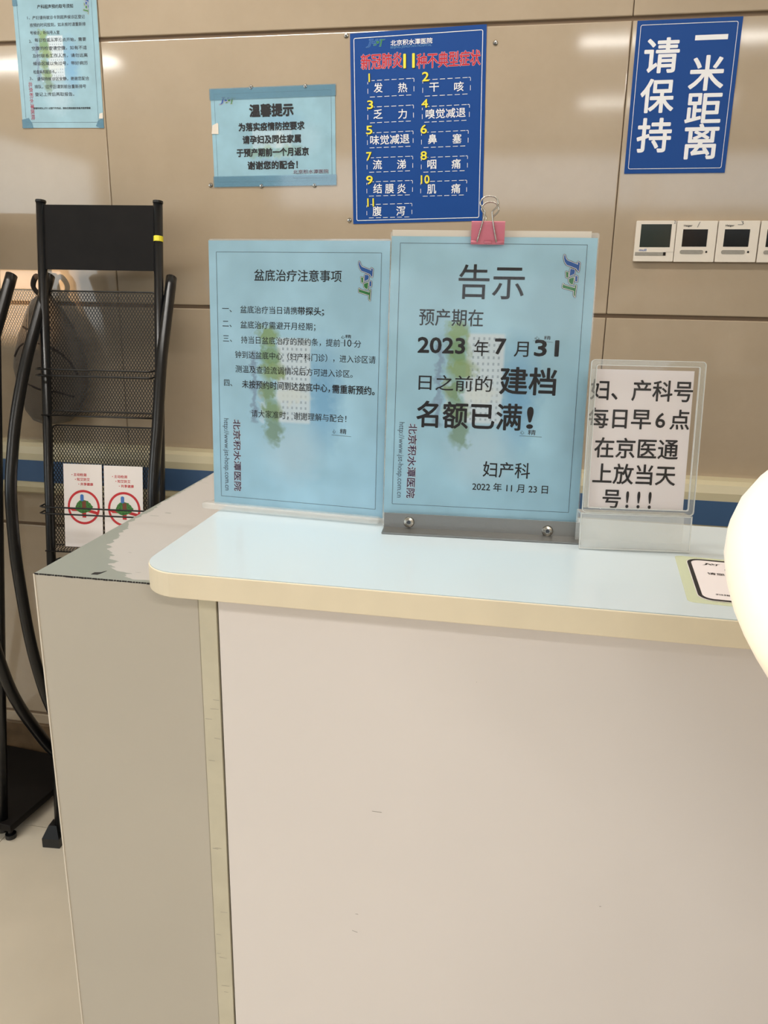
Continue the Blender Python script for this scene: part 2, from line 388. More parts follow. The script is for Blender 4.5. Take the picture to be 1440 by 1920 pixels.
TEXTS = [
('s1', '盆底治疗注意事项', 0.0546, 0.2663, 0.1027, 0.0116, 0.8, 'k', 0),
('s1', '一、', 0.0144, 0.2293, 0.0118, 0.0076, 0, 'k', 0),
('s1', '盆底治疗当日请携', 0.0368, 0.2288, 0.0693, 0.0077, 0, 'k', 0),
('s1', '带探头', 0.1065, 0.2287, 0.0275, 0.0082, 1.5, 'k', 0),
('s1', '；', 0.1345, 0.2285, 0.0032, 0.0076, 0, 'k', 0),
('s1', '二、', 0.0145, 0.2127, 0.0113, 0.0076, 0, 'k', 0),
('s1', '盆底治疗需避开月经期；', 0.0368, 0.212, 0.0907, 0.0078, 0, 'k', 0),
('s1', '三、', 0.0148, 0.1961, 0.0111, 0.0077, 0, 'k', 0),
('s1', '持当日盆底治疗的预约条，提前', 0.0373, 0.1952, 0.1192, 0.0078, 0, 'k', 0),
('s1', '10', 0.1616, 0.1957, 0.008, 0.0076, 0, 'k', 0),
('s1', '分', 0.1729, 0.195, 0.008, 0.0076, 0, 'k', 0),
('s1', '钟到达盆底中心（妇产科门诊），进入诊区请', 0.0296, 0.1783, 0.1683, 0.0078, 0, 'k', 0),
('s1', '测温及查验流调情况后方可进入诊区。', 0.0297, 0.1619, 0.1421, 0.0079, 0, 'k', 0),
('s1', '四、', 0.015, 0.1456, 0.0104, 0.0079, 0, 'k', 0),
('s1', '未按预约时间到达盆底中心，', 0.0378, 0.1449, 0.1075, 0.0086, 0.9, 'k', 0),
('s1', '需重新预约。', 0.1483, 0.1444, 0.0494, 0.009, 1.8, 'k', 0),
('s1', '请大家准时，谢谢理解与配合！', 0.0491, 0.1115, 0.1162, 0.0081, 0, 'k', 0),
('s1', '北京积水潭医院', 0.0301, 0.1032, 0.0855, 0.0087, 1.6, 'p', 1),
('s1', 'http://www.jst-hosp.com.cn', 0.017, 0.1039, 0.0866, 0.0063, 0, 'g', 1),
('s2', '告示', 0.0697, 0.2684, 0.0688, 0.0333, 0.35, 'k', 0),
('s2', '预产期在', 0.0293, 0.2314, 0.068, 0.0166, 0.7, 'k', 0),
('s2', '2023', 0.0292, 0.2024, 0.05, 0.0159, 2.6, 'k', 0),
('s2', '年', 0.0895, 0.2003, 0.0153, 0.0159, 0.5, 'k', 0),
('s2', '7', 0.1117, 0.2029, 0.0109, 0.0158, 2.6, 'k', 0),
('s2', '月', 0.1317, 0.2006, 0.0151, 0.0158, 0.5, 'k', 0),
('s2', '31', 0.1533, 0.2023, 0.0246, 0.0162, 2.6, 'k', 0),
('s2', '日之前的', 0.0313, 0.1623, 0.0791, 0.0157, 0.5, 'k', 0),
('s2', '建档', 0.1187, 0.1666, 0.0589, 0.0269, 1.9, 'k', 0),
('s2', '名额已满', 0.0305, 0.1278, 0.1129, 0.0267, 1.7, 'k', 0),
('s2', '!', 0.1497, 0.1285, 0.0062, 0.0225, 1.7, 'k', 0),
('s2', '妇产科', 0.1054, 0.0706, 0.0508, 0.0161, 0.7, 'k', 0),
('s2', '2022 年 11 月 23 日', 0.0947, 0.0513, 0.0819, 0.0088, 0.9, 'k', 0),
('s2', '北京积水潭医院', 0.0265, 0.1174, 0.0824, 0.0089, 1.6, 'p', 1),
('s2', 'http://www.jst-hosp.com.cn', 0.0146, 0.1188, 0.0839, 0.0059, 0, 'g', 1),
('s3', '妇、产科号', 0.0012, 0.1648, 0.1013, 0.0196, 1.35, 'k', 0),
('s3', '每日早', 0.0009, 0.1361, 0.0625, 0.0193, 1.35, 'k', 0),
('s3', '6', 0.0683, 0.1358, 0.0092, 0.0148, 1.35, 'k', 0),
('s3', '点', 0.0826, 0.1365, 0.019, 0.0188, 1.35, 'k', 0),
('s3', '在京医通', 0.0089, 0.106, 0.0839, 0.0194, 1.35, 'k', 0),
('s3', '上放当天', 0.0089, 0.0793, 0.0833, 0.0196, 1.35, 'k', 0),
('s3', '号', 0.0206, 0.0534, 0.0182, 0.0187, 1.35, 'k', 0),
('s3', '! ! !', 0.0444, 0.0534, 0.0253, 0.017, 1.3, 'k', 0),
('no', '温馨提示', 0.0942, 0.1606, 0.1041, 0.0242, 4.2, 'k', 0),
('no', '为落实疫情防控要求', 0.0661, 0.1269, 0.1578, 0.016, 3.4, 'k', 0),
('no', '请孕妇及同住家属', 0.0748, 0.0997, 0.1401, 0.0161, 3.4, 'k', 0),
('no', '于预产期前一个月返京', 0.059, 0.072, 0.174, 0.0162, 3.4, 'k', 0),
('no', '谢谢您的配合！', 0.0848, 0.0442, 0.1212, 0.0163, 3.4, 'k', 0),
('no', '北京积水潭医院', 0.195, 0.0286, 0.0847, 0.0081, 1.2, 'p', 0),
('no', 'http://www.jst-hosp.com.cn', 0.1947, 0.0159, 0.0848, 0.0054, 0, 'g', 0),
('po', '北京积水潭医院', 0.091, 0.3715, 0.0921, 0.0102, 1.6, 'w', 0),
('po', 'BEIJING JISHUITAN HOSPITAL', 0.0909, 0.3634, 0.0909, 0.0046, 0, 'lb', 0),
('po', '新冠肺炎', 0.0244, 0.337, 0.092, 0.0287, 1.6, 'r', 0),
('po', '11', 0.119, 0.3347, 0.0258, 0.0276, 2.4, 'y', 0),
('po', '种不典型症状', 0.1493, 0.3323, 0.1386, 0.0279, 1.6, 'r', 0),
('po', '发', 0.0525, 0.2843, 0.0197, 0.0182, 1.1, 'w', 0),
('po', '热', 0.1077, 0.282, 0.02, 0.0181, 1.1, 'w', 0),
('po', '乏', 0.0512, 0.2308, 0.0204, 0.0185, 1.1, 'w', 0),
('po', '力', 0.1075, 0.2288, 0.0193, 0.0184, 1.1, 'w', 0),
('po', '流', 0.0485, 0.126, 0.0207, 0.0191, 1.1, 'w', 0),
('po', '涕', 0.1043, 0.1246, 0.0202, 0.019, 1.1, 'w', 0),
('po', '腹', 0.0464, 0.0262, 0.021, 0.0196, 1.1, 'w', 0),
('po', '泻', 0.1022, 0.0253, 0.0202, 0.0195, 1.1, 'w', 0),
('po', '味觉减退', 0.0429, 0.1776, 0.0898, 0.0187, 1.1, 'w', 0),
('po', '结', 0.0487, 0.0749, 0.02, 0.0193, 1.1, 'w', 0),
('po', '膜', 0.0765, 0.0741, 0.0199, 0.0193, 1.1, 'w', 0),
('po', '炎', 0.1046, 0.0732, 0.0201, 0.0192, 1.1, 'w', 0),
('po', '干', 0.1772, 0.2799, 0.021, 0.018, 1.1, 'w', 0),
('po', '咳', 0.2321, 0.2779, 0.0203, 0.0179, 1.1, 'w', 0),
('po', '鼻', 0.1751, 0.1745, 0.0195, 0.0186, 1.1, 'w', 0),
('po', '塞', 0.23, 0.173, 0.0195, 0.0185, 1.1, 'w', 0),
('po', '咽', 0.1738, 0.1224, 0.0199, 0.0189, 1.1, 'w', 0),
('po', '痛', 0.2286, 0.1213, 0.02, 0.0188, 1.1, 'w', 0),
('po', '肌', 0.1736, 0.0705, 0.0203, 0.0191, 1.1, 'w', 0),
('po', '痛', 0.2285, 0.0696, 0.0201, 0.019, 1.1, 'w', 0),
('po', '嗅觉减退', 0.1695, 0.2259, 0.0883, 0.0182, 1.1, 'w', 0),
('po', '1', 0.0371, 0.3058, 0.0102, 0.0167, 1.6, 'y', 0),
('po', '2', 0.1613, 0.3015, 0.0145, 0.0181, 1.6, 'y', 0),
('po', '3', 0.0371, 0.2513, 0.013, 0.0169, 1.6, 'y', 0),
('po', '4', 0.1601, 0.2479, 0.0138, 0.0167, 1.6, 'y', 0),
('po', '5', 0.0339, 0.1995, 0.0137, 0.0172, 1.6, 'y', 0),
('po', '6', 0.1582, 0.196, 0.0136, 0.0175, 1.6, 'y', 0),
('po', '7', 0.0336, 0.1448, 0.0116, 0.017, 1.6, 'y', 0),
('po', '8', 0.1584, 0.1416, 0.0137, 0.0173, 1.6, 'y', 0),
('po', '9', 0.0328, 0.0942, 0.0145, 0.0177, 1.6, 'y', 0),
('po', '10', 0.1572, 0.0913, 0.0233, 0.0175, 1.6, 'y', 0),
('po', '11', 0.0316, 0.0459, 0.0207, 0.0175, 1.6, 'y', 0),
('di', '米', 0.1144, 0.1908, 0.0672, 0.061, 1.9, 'w', 0),
('di', '距', 0.1143, 0.1246, 0.0698, 0.0576, 1.9, 'w', 0),
('di', '离', 0.1178, 0.0599, 0.0666, 0.0634, 1.9, 'w', 0),
('di', '请', 0.0205, 0.2263, 0.0681, 0.0608, 1.9, 'w', 0),
('di', '保', 0.0203, 0.1502, 0.0667, 0.0604, 1.9, 'w', 0),
('di', '持', 0.0206, 0.0739, 0.0683, 0.0623, 1.9, 'w', 0),
('ln', '产科超声预约取号须知', 0.0623, 0.2589, 0.0915, 0.0077, 1.2, 'k', 0),
('ln', '1、', 0.0347, 0.2368, 0.0069, 0.0074, 0.8, 'k2', 0),
('ln', '产妇请持就诊卡到超声候诊区登记', 0.0479, 0.2364, 0.134, 0.0074, 0.8, 'k2', 0),
('ln', '按预约时间报到，如未按时请重新排', 0.0397, 0.2212, 0.1431, 0.0075, 0.8, 'k2', 0),
('ln', '号候诊，听叫号入室', 0.0391, 0.2049, 0.0759, 0.0075, 0.8, 'k2', 0),
('ln', '2、', 0.0346, 0.1876, 0.0071, 0.0075, 0.8, 'k2', 0),
('ln', '每日检查从早七点开始，需要', 0.0493, 0.1897, 0.1321, 0.0075, 0.8, 'k2', 0),
('ln', '空腹的检查请空腹，如有不适', 0.0402, 0.1723, 0.142, 0.0076, 0.8, 'k2', 0),
('ln', '及时联系工作人员，请勿远离', 0.0408, 0.1563, 0.1423, 0.0076, 0.8, 'k2', 0),
('ln', '候诊区域以免过号，带好病历', 0.0403, 0.1399, 0.1416, 0.0076, 0.8, 'k2', 0),
('ln', '检查单和就诊卡。', 0.0396, 0.1221, 0.0588, 0.0077, 0.8, 'k2', 0),
('ln', '3、', 0.0285, 0.1084, 0.0087, 0.0077, 0.8, 'k2', 0),
('ln', '请保持候诊区安静，谢谢您配合', 0.0478, 0.1071, 0.1358, 0.0077, 0.8, 'k2', 0),
('ln', '排队，过号后请到前台重新排号', 0.0398, 0.0901, 0.1343, 0.0078, 0.8, 'k2', 0),
('ln', '登记上传后再取报告。', 0.0392, 0.0735, 0.1029, 0.0078, 0.8, 'k2', 0),
('ln', '检查时间为上午八点至下午四点，请各位提前做好准备并按序等候', 0.032, 0.0432, 0.1502, 0.0043, 2.0, 'k', 0),
('ln', '北京积水潭医院', 0.029, 0.1013, 0.0831, 0.0092, 1.6, 'r2', 1),
]
INK = {'k': M_K, 'k2': M_K2, 'g': M_G, 'p': M_P, 'w': M_W, 'lb': M_LB, 'r': M_R, 'r2': M_R2, 'y': M_Y}
NAMES = {'k': 'black_lettering', 'k2': 'dark_lettering', 'g': 'grey_lettering', 'p': 'purple_lettering', 'w': 'white_lettering', 'lb': 'light_blue_lettering', 'r': 'red_lettering', 'r2': 'faded_red_lettering', 'y': 'yellow_lettering'}
def letter(sheet, parent, z=0.0005, du=0.0, dv=0.0):
    for (n, s, u, v, w, h, wt, col, rot) in TEXTS:
        if n != sheet: continue
        P = Print(); P.text(s, u+du, v+dv, w, h, wt, rot)
        zz = z+(0.0004 if col == 'y' else 0.0)
        nm = 'number' if s.isdigit() else ('web_address' if s.startswith('http') else 'text_line')
        o = P.done(nm, INK[col], parent, zz)
        if col in ('p', 'r'):
            P2 = Print(); P2.text(s, u+du, v+dv, w, h, wt, rot, extra=1.3 if col == 'r' else 2.4); P2.done('pale_outline', M_PK if col == 'r' else M_W, o, -0.00015)
        if col == 'y':
            P2 = Print(); P2.text(s, u+du, v+dv, w, h, wt+0.6, rot, dx=0.0011, dy=-0.0009); P2.done('dark_shadow', M_K, o, -0.0002)

# ------------------------------------------------------------------ the room
def tiled_wall():
    bm = bm_new()
    zs = [-0.433, 0.167, 0.767, 1.367, 1.967, 2.567, 3.167]; g = 0.0042; gv = 0.0007
    xs = [0.154+1.2*k for k in range(-4, 4)]
    for i in range(len(zs)-1):
        z0, z1 = max(0.0, zs[i]+g), min(RZ, zs[i+1]-g)
        for j in range(len(xs)-1):
            x0, x1 = max(RX0, xs[j]+gv), min(RX1, xs[j+1]-gv)
            if x1 > x0: box(bm, x0, WY, z0, x1, WY+0.02, z1)
    o = obj('wall_north', bm, M_TILE, bevel=0.0025); struct(o)
    bm = bm_new(); box(bm, RX0, WY+0.006, 0, RX1, WY+0.12, RZ)
    b = obj('tile_joint_bed', bm, M_GROUT, o)
    return o
tiled_wall()
bm = bm_new(); box(bm, RX0, WY-0.012, 0, RX1, WY+0.0, 0.134); struct(obj('baseboard_north', bm, M_BASE, bevel=0.003))
def floor_mesh():
    bm = bm_new(); xs = [-1.30+0.8*k for k in range(-5, 7)]; ys = [1.65-0.8*k for k in range(-1, 10)]
    for a in range(len(xs)-1):
        for b in range(len(ys)-1):
            x0, x1, y1, y0 = max(RX0, xs[a]+0.001), min(RX1, xs[a+1]-0.001), min(WY, ys[b]-0.001), max(RY0, ys[b+1]+0.001)
            if x1 > x0 and y1 > y0: box(bm, x0, y0, -0.02, x1, y1, 0)
    o = struct(obj('floor', bm, M_FLOOR))
    bm = bm_new(); box(bm, RX0, RY0, -0.06, RX1, WY, -0.003); obj('floor_joint_bed', bm, M_GROUT, o)
floor_mesh()
bm = bm_new(); box(bm, RX0, RY0, RZ, RX1, WY+0.12, RZ+0.08); struct(obj('ceiling', bm, M_CEIL))
bm = bm_new()
for (y0, y1, z0, z1) in ((RY0-0.1, -3.7, 0, RZ), (-0.3, WY+0.12, 0, RZ), (-3.7, -0.3, 0, 0.95), (-3.7, -0.3, 2.55, RZ)): box(bm, RX0-0.1, y0, z0, RX0, y1, z1)
struct(obj('wall_west', bm, M_WALLP))
bm = bm_new()
for (y0, y1, z0, z1) in ((-3.7, -3.66, 0.95, 2.55), (-0.34, -0.3, 0.95, 2.55), (-2.02, -1.98, 0.95, 2.55), (-3.7, -0.3, 0.95, 0.99), (-3.7, -0.3, 2.51, 2.55)): box(bm, RX0-0.05, y0, z0, RX0-0.01, y1, z1)
w6 = struct(obj('window_6', bm, M_FRAMEW)); bm = bm_new(); box(bm, RX0-0.035, -3.66, 0.99, RX0-0.03, -0.34, 2.51); obj('pane', bm, M_PANE, w6)  # west side glazing is made up to admit the fill light
bm = bm_new(); box(bm, RX1, RY0-0.1, 0, RX1+0.1, WY+0.12, RZ); struct(obj('wall_east', bm, M_WALLP))
# wall behind the visitor: dark partition with two added sun-beam slots and a row of transom windows
SLOTS_AND_TRANSOMS = [(-3.85, -3.23, 1.25, 1.464), (-1.56, -1.12, 1.165, 1.42), (-3.0, -1.05, 2.22, 2.74), (-0.95, 0.95, 2.22, 2.74), (1.05, 2.8, 2.22, 2.74)]
def wall_south():
    xs = sorted({RX0, RX1} | {w[0] for w in SLOTS_AND_TRANSOMS} | {w[1] for w in SLOTS_AND_TRANSOMS}); zs = sorted({0, RZ, 2.19} | {w[2] for w in SLOTS_AND_TRANSOMS} | {w[3] for w in SLOTS_AND_TRANSOMS})
    bm = bm_new()
    for i in range(len(xs)-1):
        for j in range(len(zs)-1):
            cx, cz = (xs[i]+xs[i+1])/2, (zs[j]+zs[j+1])/2
            if any(w[0] < cx < w[1] and w[2] < cz < w[3] for w in SLOTS_AND_TRANSOMS): continue
            n0 = len(bm.faces); box(bm, xs[i], RY0-0.1, zs[j], xs[i+1], RY0, zs[j+1])
            bm.faces.ensure_lookup_table()
            for f in bm.faces[n0:]: f.material_index = 0 if cz > 2.19 else 1
    struct(obj('wall_south', bm, None, mats=[M_WALLP, M_DOORB]))
    for k, (x0, x1, z0, z1) in enumerate(SLOTS_AND_TRANSOMS):
        bm = bm_new(); t = 0.03
        for a in ((x0, z0, x1, z0+t), (x0, z1-t*0.1, x1, z1), (x0, z0, x0+t*0.1, z1), (x1-t, z0, x1, z1)): box(bm, a[0], RY0-0.07, a[1], a[2], RY0-0.03, a[3])
        o = struct(obj('window_%d' % (k+1), bm, M_FRAMEW))
        bm = bm_new(); box(bm, x0, RY0-0.053, z0, x1, RY0-0.049, z1); obj('pane', bm, M_PANE, o)
wall_south()
# wall guard rail (cream profile with a blue band)
def rail():
    bm = bm_new()
    prof = [(WY, 1.008), (WY-0.034, 1.006), (WY-0.046, 0.998), (WY-0.052, 0.980), (WY-0.052, 0.888), (WY-0.044, 0.872), (WY-0.030, 0.865), (WY, 0.865)]
    a = [bm.verts.new((RX0, *p)) for p in prof]; b = [bm.verts.new((RX1, *p)) for p in prof]; n = len(prof)
    bm.faces.new(a); bm.faces.new(b[::-1])
    for i in range(n): bm.faces.new((a[i], a[(i+1) % n], b[(i+1) % n], b[i]))
    o = struct(obj('trim_1', bm, M_CREAM))
    bm = bm_new(); box(bm, RX0, WY-0.0535, 0.904, RX1, WY-0.051, 0.962); obj('blue_band', bm, M_BLUEB, o)
rail()
def ceiling_lamp(x, y, pw=None, first=[None]):
    if first[0] is None:
        r = thing('ceiling_lamp', '', 'lamp', Matrix.Translation((x, y, RZ)))
        bm = bm_new(); ring(bm, rrect(-.61, -.07, .61, .07, .01, 2), rrect(-.59, -.05, .59, .05, .01, 2), -0.02, 0); obj('lamp_frame', bm, M_WHITEP, r)
        bm = bm_new(); box(bm, -.592, -.052, -.016, .592, .052, -.008); obj('diffuser', bm, emit_mat('lamp_diffuser', (1.0, 0.94, 0.84), 5.0), r)
        first[0] = r
    else:
        s = first[0]; r = s.copy(); C.objects.link(r); r.matrix_world = Matrix.Translation((x, y, RZ))
        for ch in list(s.children):
            c = ch.copy(); C.objects.link(c); c.parent = r
    area('ceiling_lamp_light', (x, y, RZ-0.03), (0, 0, 0), 1.16, 0.10, pw or PANEL_W, (1.0, 0.965, 0.91))
    return r
for (x, y, pw, lb) in ((0.73, -1.68, 16, 'long ceiling lamp over the waiting area, second row from the counter'), (0.80, -3.35, 16, 'long ceiling lamp in the row nearest the transom windows'),
                   (-3.5, -1.74, 36, 'long ceiling lamp over the waiting area by the west window'), (2.3, -1.9, 40, 'long ceiling lamp over the waiting area by the east wall'), (-1.1, 1.0, 18, 'long ceiling lamp above the brochure racks'), (0.0, 0.95, 10, 'long ceiling lamp above the sign holders on the counter')):  # west and east lamps are extra fill, kept out of the tile reflections
    r = ceiling_lamp(x, y, pw); r['label'] = lb; r['category'] = 'lamp'; r['group'] = 'long ceiling lamps'
area('transom_daylight', (0.0, RY0+0.02, 2.48), (math.radians(90), 0, 0), 5.6, 0.5, 22.0, (0.86, 0.93, 1.0))

M_SCUFF = mat('scuff_grey', (150, 142, 134), 0.6)
# ------------------------------------------------------------------ reception counter and the lower cabinet beside it
CT, CB = 1.16, 1.1345          # worktop top and underside
FY = 0.6895                    # front faces
def counter():
    r = thing('reception_counter', 'tall white reception counter with pale blue-white top, cream edge and pale pinkish front panel', 'counter', Matrix.Translation((0.4, 0.8, 0)))
    inv = Matrix.Translation((-0.4, -0.8, 0))
    def loc(bm): bmesh.ops.transform(bm, matrix=inv, verts=bm.verts); return bm
    out = rrect(-0.3605, 0.656, 1.9, 0.941, 0.042, 10, corners=(0, 0, 1, 0))
    bm = bm_new(); prism(bm, out, CB, CT-0.0008); obj('worktop', loc(bm), M_EDGE, r, bevel=0.0012)
    inn = rrect(-0.3595, 0.657, 1.899, 0.940, 0.041, 10, corners=(0, 0, 1, 0))
    bm = bm_new(); prism(bm, inn, CT-0.0012, CT); obj('worktop_surface', loc(bm), M_TOP, r)
    bm = bm_new(); box(bm, -0.3105, FY-0.001, 0, -0.2925, 0.93, CB); rnd = random.Random(4)
    for k in range(13):
        z = 0.62+0.42*rnd.random(); x0 = -0.310+0.012*rnd.random(); l = 0.003+0.007*rnd.random(); s = (rnd.random()-.5)*0.0012
        f = bm.faces.new([bm.verts.new((q[0], FY-0.0014, q[1])) for q in ((x0, z), (min(-0.293, x0+l), z+s), (min(-0.293, x0+l), z+s+0.0003), (x0, z+0.0004))]); f.material_index = 1
    obj('end_panel', loc(bm), None, r, mats=[M_STRIP, M_SCUFF])
    bm = bm_new(); box(bm, -0.2903, FY, 0, 1.88, FY+0.018, CB)
    for (x, z, l, a) in ((-0.128, 0.905, 0.010, 0.02), (-0.034, 1.062, 0.0012, 1.2), (-0.150, 0.752, 0.006, -0.2), (-0.148, 0.775, 0.003, 0.1), (0.10, 0.83, 0.002, .3)):
        dx, dz = math.cos(a)*l/2, math.sin(a)*l/2
        f = bm.faces.new([bm.verts.new((q[0], FY-0.0004, q[1])) for q in ((x-dx, z-dz), (x+dx, z+dz-0.0003), (x+dx*1.02, z+dz+0.0003), (x-dx, z-dz+0.0005))]); f.material_index = 1
    obj('front_panel', loc(bm), None, r, mats=[M_PANEL, M_SCUFF])
    bm = bm_new(); box(bm, -0.2925, FY+0.006, 0, 1.87, 0.92, CB-0.001); obj('inner_carcass', loc(bm), M_GAP, r)
    return r
counter()

def cabinet():
    r = thing('side_cabinet', 'grey laminate cabinet end left of the counter, its grey top worn pale by peeled coating', 'cabinet', Matrix.Translation((-0.4, 0.9, 0)))
    inv = Matrix.Translation((0.4, -0.9, 0))
    def loc(bm): bmesh.ops.transform(bm, matrix=inv, verts=bm.verts); return bm
    bm = bm_new(); box(bm, -0.4885, FY, 0, -0.3112, 1.22, 1.1325); obj('cabinet_body', loc(bm), M_GREY, r, bevel=0.001)
    m = bpy.data.materials.new('grey_top_peeled'); m.use_nodes = True; nt = m.node_tree; b = nt.nodes['Principled BSDF']; q = NB(nt)
    ge = nt.nodes.new('ShaderNodeTexCoord'); sp = nt.nodes.new('ShaderNodeSeparateXYZ'); nt.links.new(ge.outputs['Object'], sp.inputs[0])
    mp = nt.nodes.new('ShaderNodeMapping'); mp.inputs['Scale'].default_value = (14, 80, 1); nt.links.new(ge.outputs['Object'], mp.inputs[0])
    nz = nt.nodes.new('ShaderNodeTexNoise'); nz.inputs['Scale'].default_value = 1.0; nz.inputs['Detail'].default_value = 5; nt.links.new(mp.outputs[0], nz.inputs['Vector'])
    nb = nt.nodes.new('ShaderNodeTexNoise'); nb.inputs['Scale'].default_value = 16.0; nb.inputs['Detail'].default_value = 3; nt.links.new(ge.outputs['Object'], nb.inputs['Vector'])
    X, Y = sp.outputs[0], sp.outputs[1]          # object space: x -0.0885..0.0888, y -0.2105..0.32
    # left limit of the peeled field runs slightly toward the far left corner
    ex_ = q.math('EXPONENT', q.math('DIVIDE', q.math('SUBTRACT', -0.2105, Y), 0.07))
    lim = q.math('ADD', -0.087, q.math('MULTIPLY', ex_, 0.118))
    amp = q.math('ADD', q.math('MULTIPLY', ex_, 0.085), 0.012)
    e = q.math('SUBTRACT', X, lim)
    e = q.math('ADD', e, q.math('MULTIPLY', q.math('SUBTRACT', nz.outputs['Fac'], 0.5), amp))
    e = q.math('ADD', e, q.math('MULTIPLY', q.math('SUBTRACT', nb.outputs['Fac'], 0.5), 0.014))
    k1 = q.math('GREATER_THAN', e, 0.0)
    e2 = q.math('ADD', q.math('SUBTRACT', Y, -0.202), q.math('MULTIPLY', q.math('SUBTRACT', nb.outputs['Fac'], 0.5), 0.03))
    k = q.math('MULTIPLY', k1, q.math('GREATER_THAN', e2, 0.0))
    mp2 = nt.nodes.new('ShaderNodeMapping'); mp2.inputs['Scale'].default_value = (26, 110, 1); mp2.inputs['Location'].default_value = (3, 7, 0); nt.links.new(ge.outputs['Object'], mp2.inputs[0])
    nf = nt.nodes.new('ShaderNodeTexNoise'); nf.inputs['Scale'].default_value = 1.0; nf.inputs['Detail'].default_value = 2; nt.links.new(mp2.outputs[0], nf.inputs['Vector'])
    flecks = q.math('GREATER_THAN', nf.outputs['Fac'], 0.73)
    pale = q.mix(flecks, lin((184, 180, 176)), lin((150, 152, 146)))
    col = q.mix(k, lin((142, 147, 140)), pale)
    nt.links.new(col, b.inputs['Base Color']); b.inputs['Roughness'].default_value = 0.38
    bm = bm_new(); box(bm, -0.4885, FY, 1.1325, -0.3112, 1.22, 1.1335); obj('worn_top', loc(bm), m, r)
    bm = bm_new(); rnd = random.Random(2); N = 60
    for i in range(N):
        x0 = -0.4885+0.177*i/N; x1 = x0+0.177/N*(0.6+0.4*rnd.random()); w = 0.0004+0.0007*rnd.random()*rnd.random()
        box(bm, x0, FY-0.0004, 1.1330-w, x1, FY+0.0006, 1.1337)
    obj('chipped_edge', loc(bm), M_GAP, r)
    bm = bm_new(); prism(bm, [(-0.4307, 0.6535+0.046), (-0.4240, 0.6540+0.046), (-0.4225, 0.658+0.046), (-0.4205, 0.666+0.046), (-0.4235, 0.661+0.046), (-0.4300, 0.6590+0.046)], 1.1334, 1.1339); obj('torn_hole', loc(bm), M_GAP, r)
    bm = bm_new(); box(bm, -0.4892, FY-0.0008, 0, -0.4878, FY+0.001, 1.1330); obj('front_edge_strip', loc(bm), M_WHITEP, r)
    return r
cabinet()

# ------------------------------------------------------------------ notices on the wall
def sheet(name, label, cat, mtx, u0, v0, u1, v1, m, th=0.0006, z0=0.0008, curl=None, group=None):
    bm = bm_new(); n = 24
    if curl:
        A = []
        for i in range(n+1):
            for j in range(n+1):
                u, v = u0+(u1-u0)*i/n, v0+(v1-v0)*j/n
                A.append(bm.verts.new((u, v, z0+th+curl((u-u0)/(u1-u0), (v-v0)/(v1-v0)))))
        for i in range(n):
            for j in range(n):
                a = i*(n+1)+j; bm.faces.new((A[a], A[a+n+1], A[a+n+2], A[a+1]))
        ex = bmesh.ops.solidify(bm, geom=bm.faces[:], thickness=th)
    else: box(bm, u0, v0, z0, u1, v1, z0+th)
    o = obj(name, bm, m); o.matrix_world = mtx
    return tag(o, label, cat, group)
EN, UN = (0.9999, 0, 0.0108), (-0.0108, 0, 0.9999)
Z1 = 0.0018
# landscape pale blue notice
no = sheet('paper_notice', 'pale blue landscape notice taped to the wall, five lines of heavy black lettering', 'notice', frame((-0.7758, WY, 1.6457), EN, UN), 0, 0, 0.297, 0.209, letterhead('blue_letterhead_landscape', base=(150, 190, 206), landscape=True, faint=0.45))
letter('no', no, Z1+0.0003); logo(no, 0.0208, 0.176, 0.040, 0, z=Z1)
P = Print(); P.border(0.009, 0.009, 0.288, 0.199, 0.0005, 0.0005); P.done('printed_border', M_G, no, Z1)
bm = bm_new(); box(bm, -0.002, 0.186, Z1+0.0006, 0.299, 0.2105, Z1+0.0009); obj('clear_tape', bm, M_TAPE, no)
bm = bm_new(); box(bm, -0.002, -0.002, Z1+0.0006, 0.299, 0.022, Z1+0.0009); obj('clear_tape', bm, M_TAPE, no)
bm = bm_new(); prism(bm, [(-0.001, 0.115), (0.016, 0.114), (0.0165, 0.136), (0.014, 0.138), (0.002, 0.133)], Z1+0.0006, Z1+0.001); obj('white_tape_piece', bm, M_WHITEP, no)  # tape piece, its glare painted as plain white
# portrait pale blue notice top left
EL, UL = (0.9999, 0, -0.0163), (0.0163, 0, 0.9999)
ln = sheet('paper_notice', 'pale blue upright notice at the top left of the wall, many small lines of text', 'notice', frame((-1.2645, WY, 1.7817), EL, UL), 0, 0, 0.2135, 0.297, letterhead('blue_letterhead_wall', base=(150, 188, 202), rough=0.3))
letter('ln', ln, Z1); logo(ln, 0.1785, 0.2800, 0.040, 1, z=Z1)
P = Print(); P.border(0.010, 0.012, 0.201, 0.287, 0.0005, 0.0005); P.done('printed_border', M_G, ln, Z1)
for k, pts in enumerate(([(-0.001, -0.001), (0.028, -0.001), (0.026, 0.010), (0.018, 0.022), (-0.001, 0.018)], [(0.194, 0.004), (0.204, -0.001), (0.2145, -0.001), (0.2145, 0.022), (0.200, 0.016)], [(-0.001, 0.262), (0.012, 0.262), (0.010, 0.298), (-0.001, 0.298)])):
    bm = bm_new(); prism(bm, pts, Z1+0.0003, Z1+0.0007); obj('clear_tape', bm, M_TAPE, ln)
bm = bm_new(); prism(bm, [(0.203, 0.020), (0.213, 0.020), (0.2135, 0.033), (0.205, 0.031)], Z1+0.0008, Z1+0.001); obj('white_tape_piece', bm, M_WHITEP, ln)
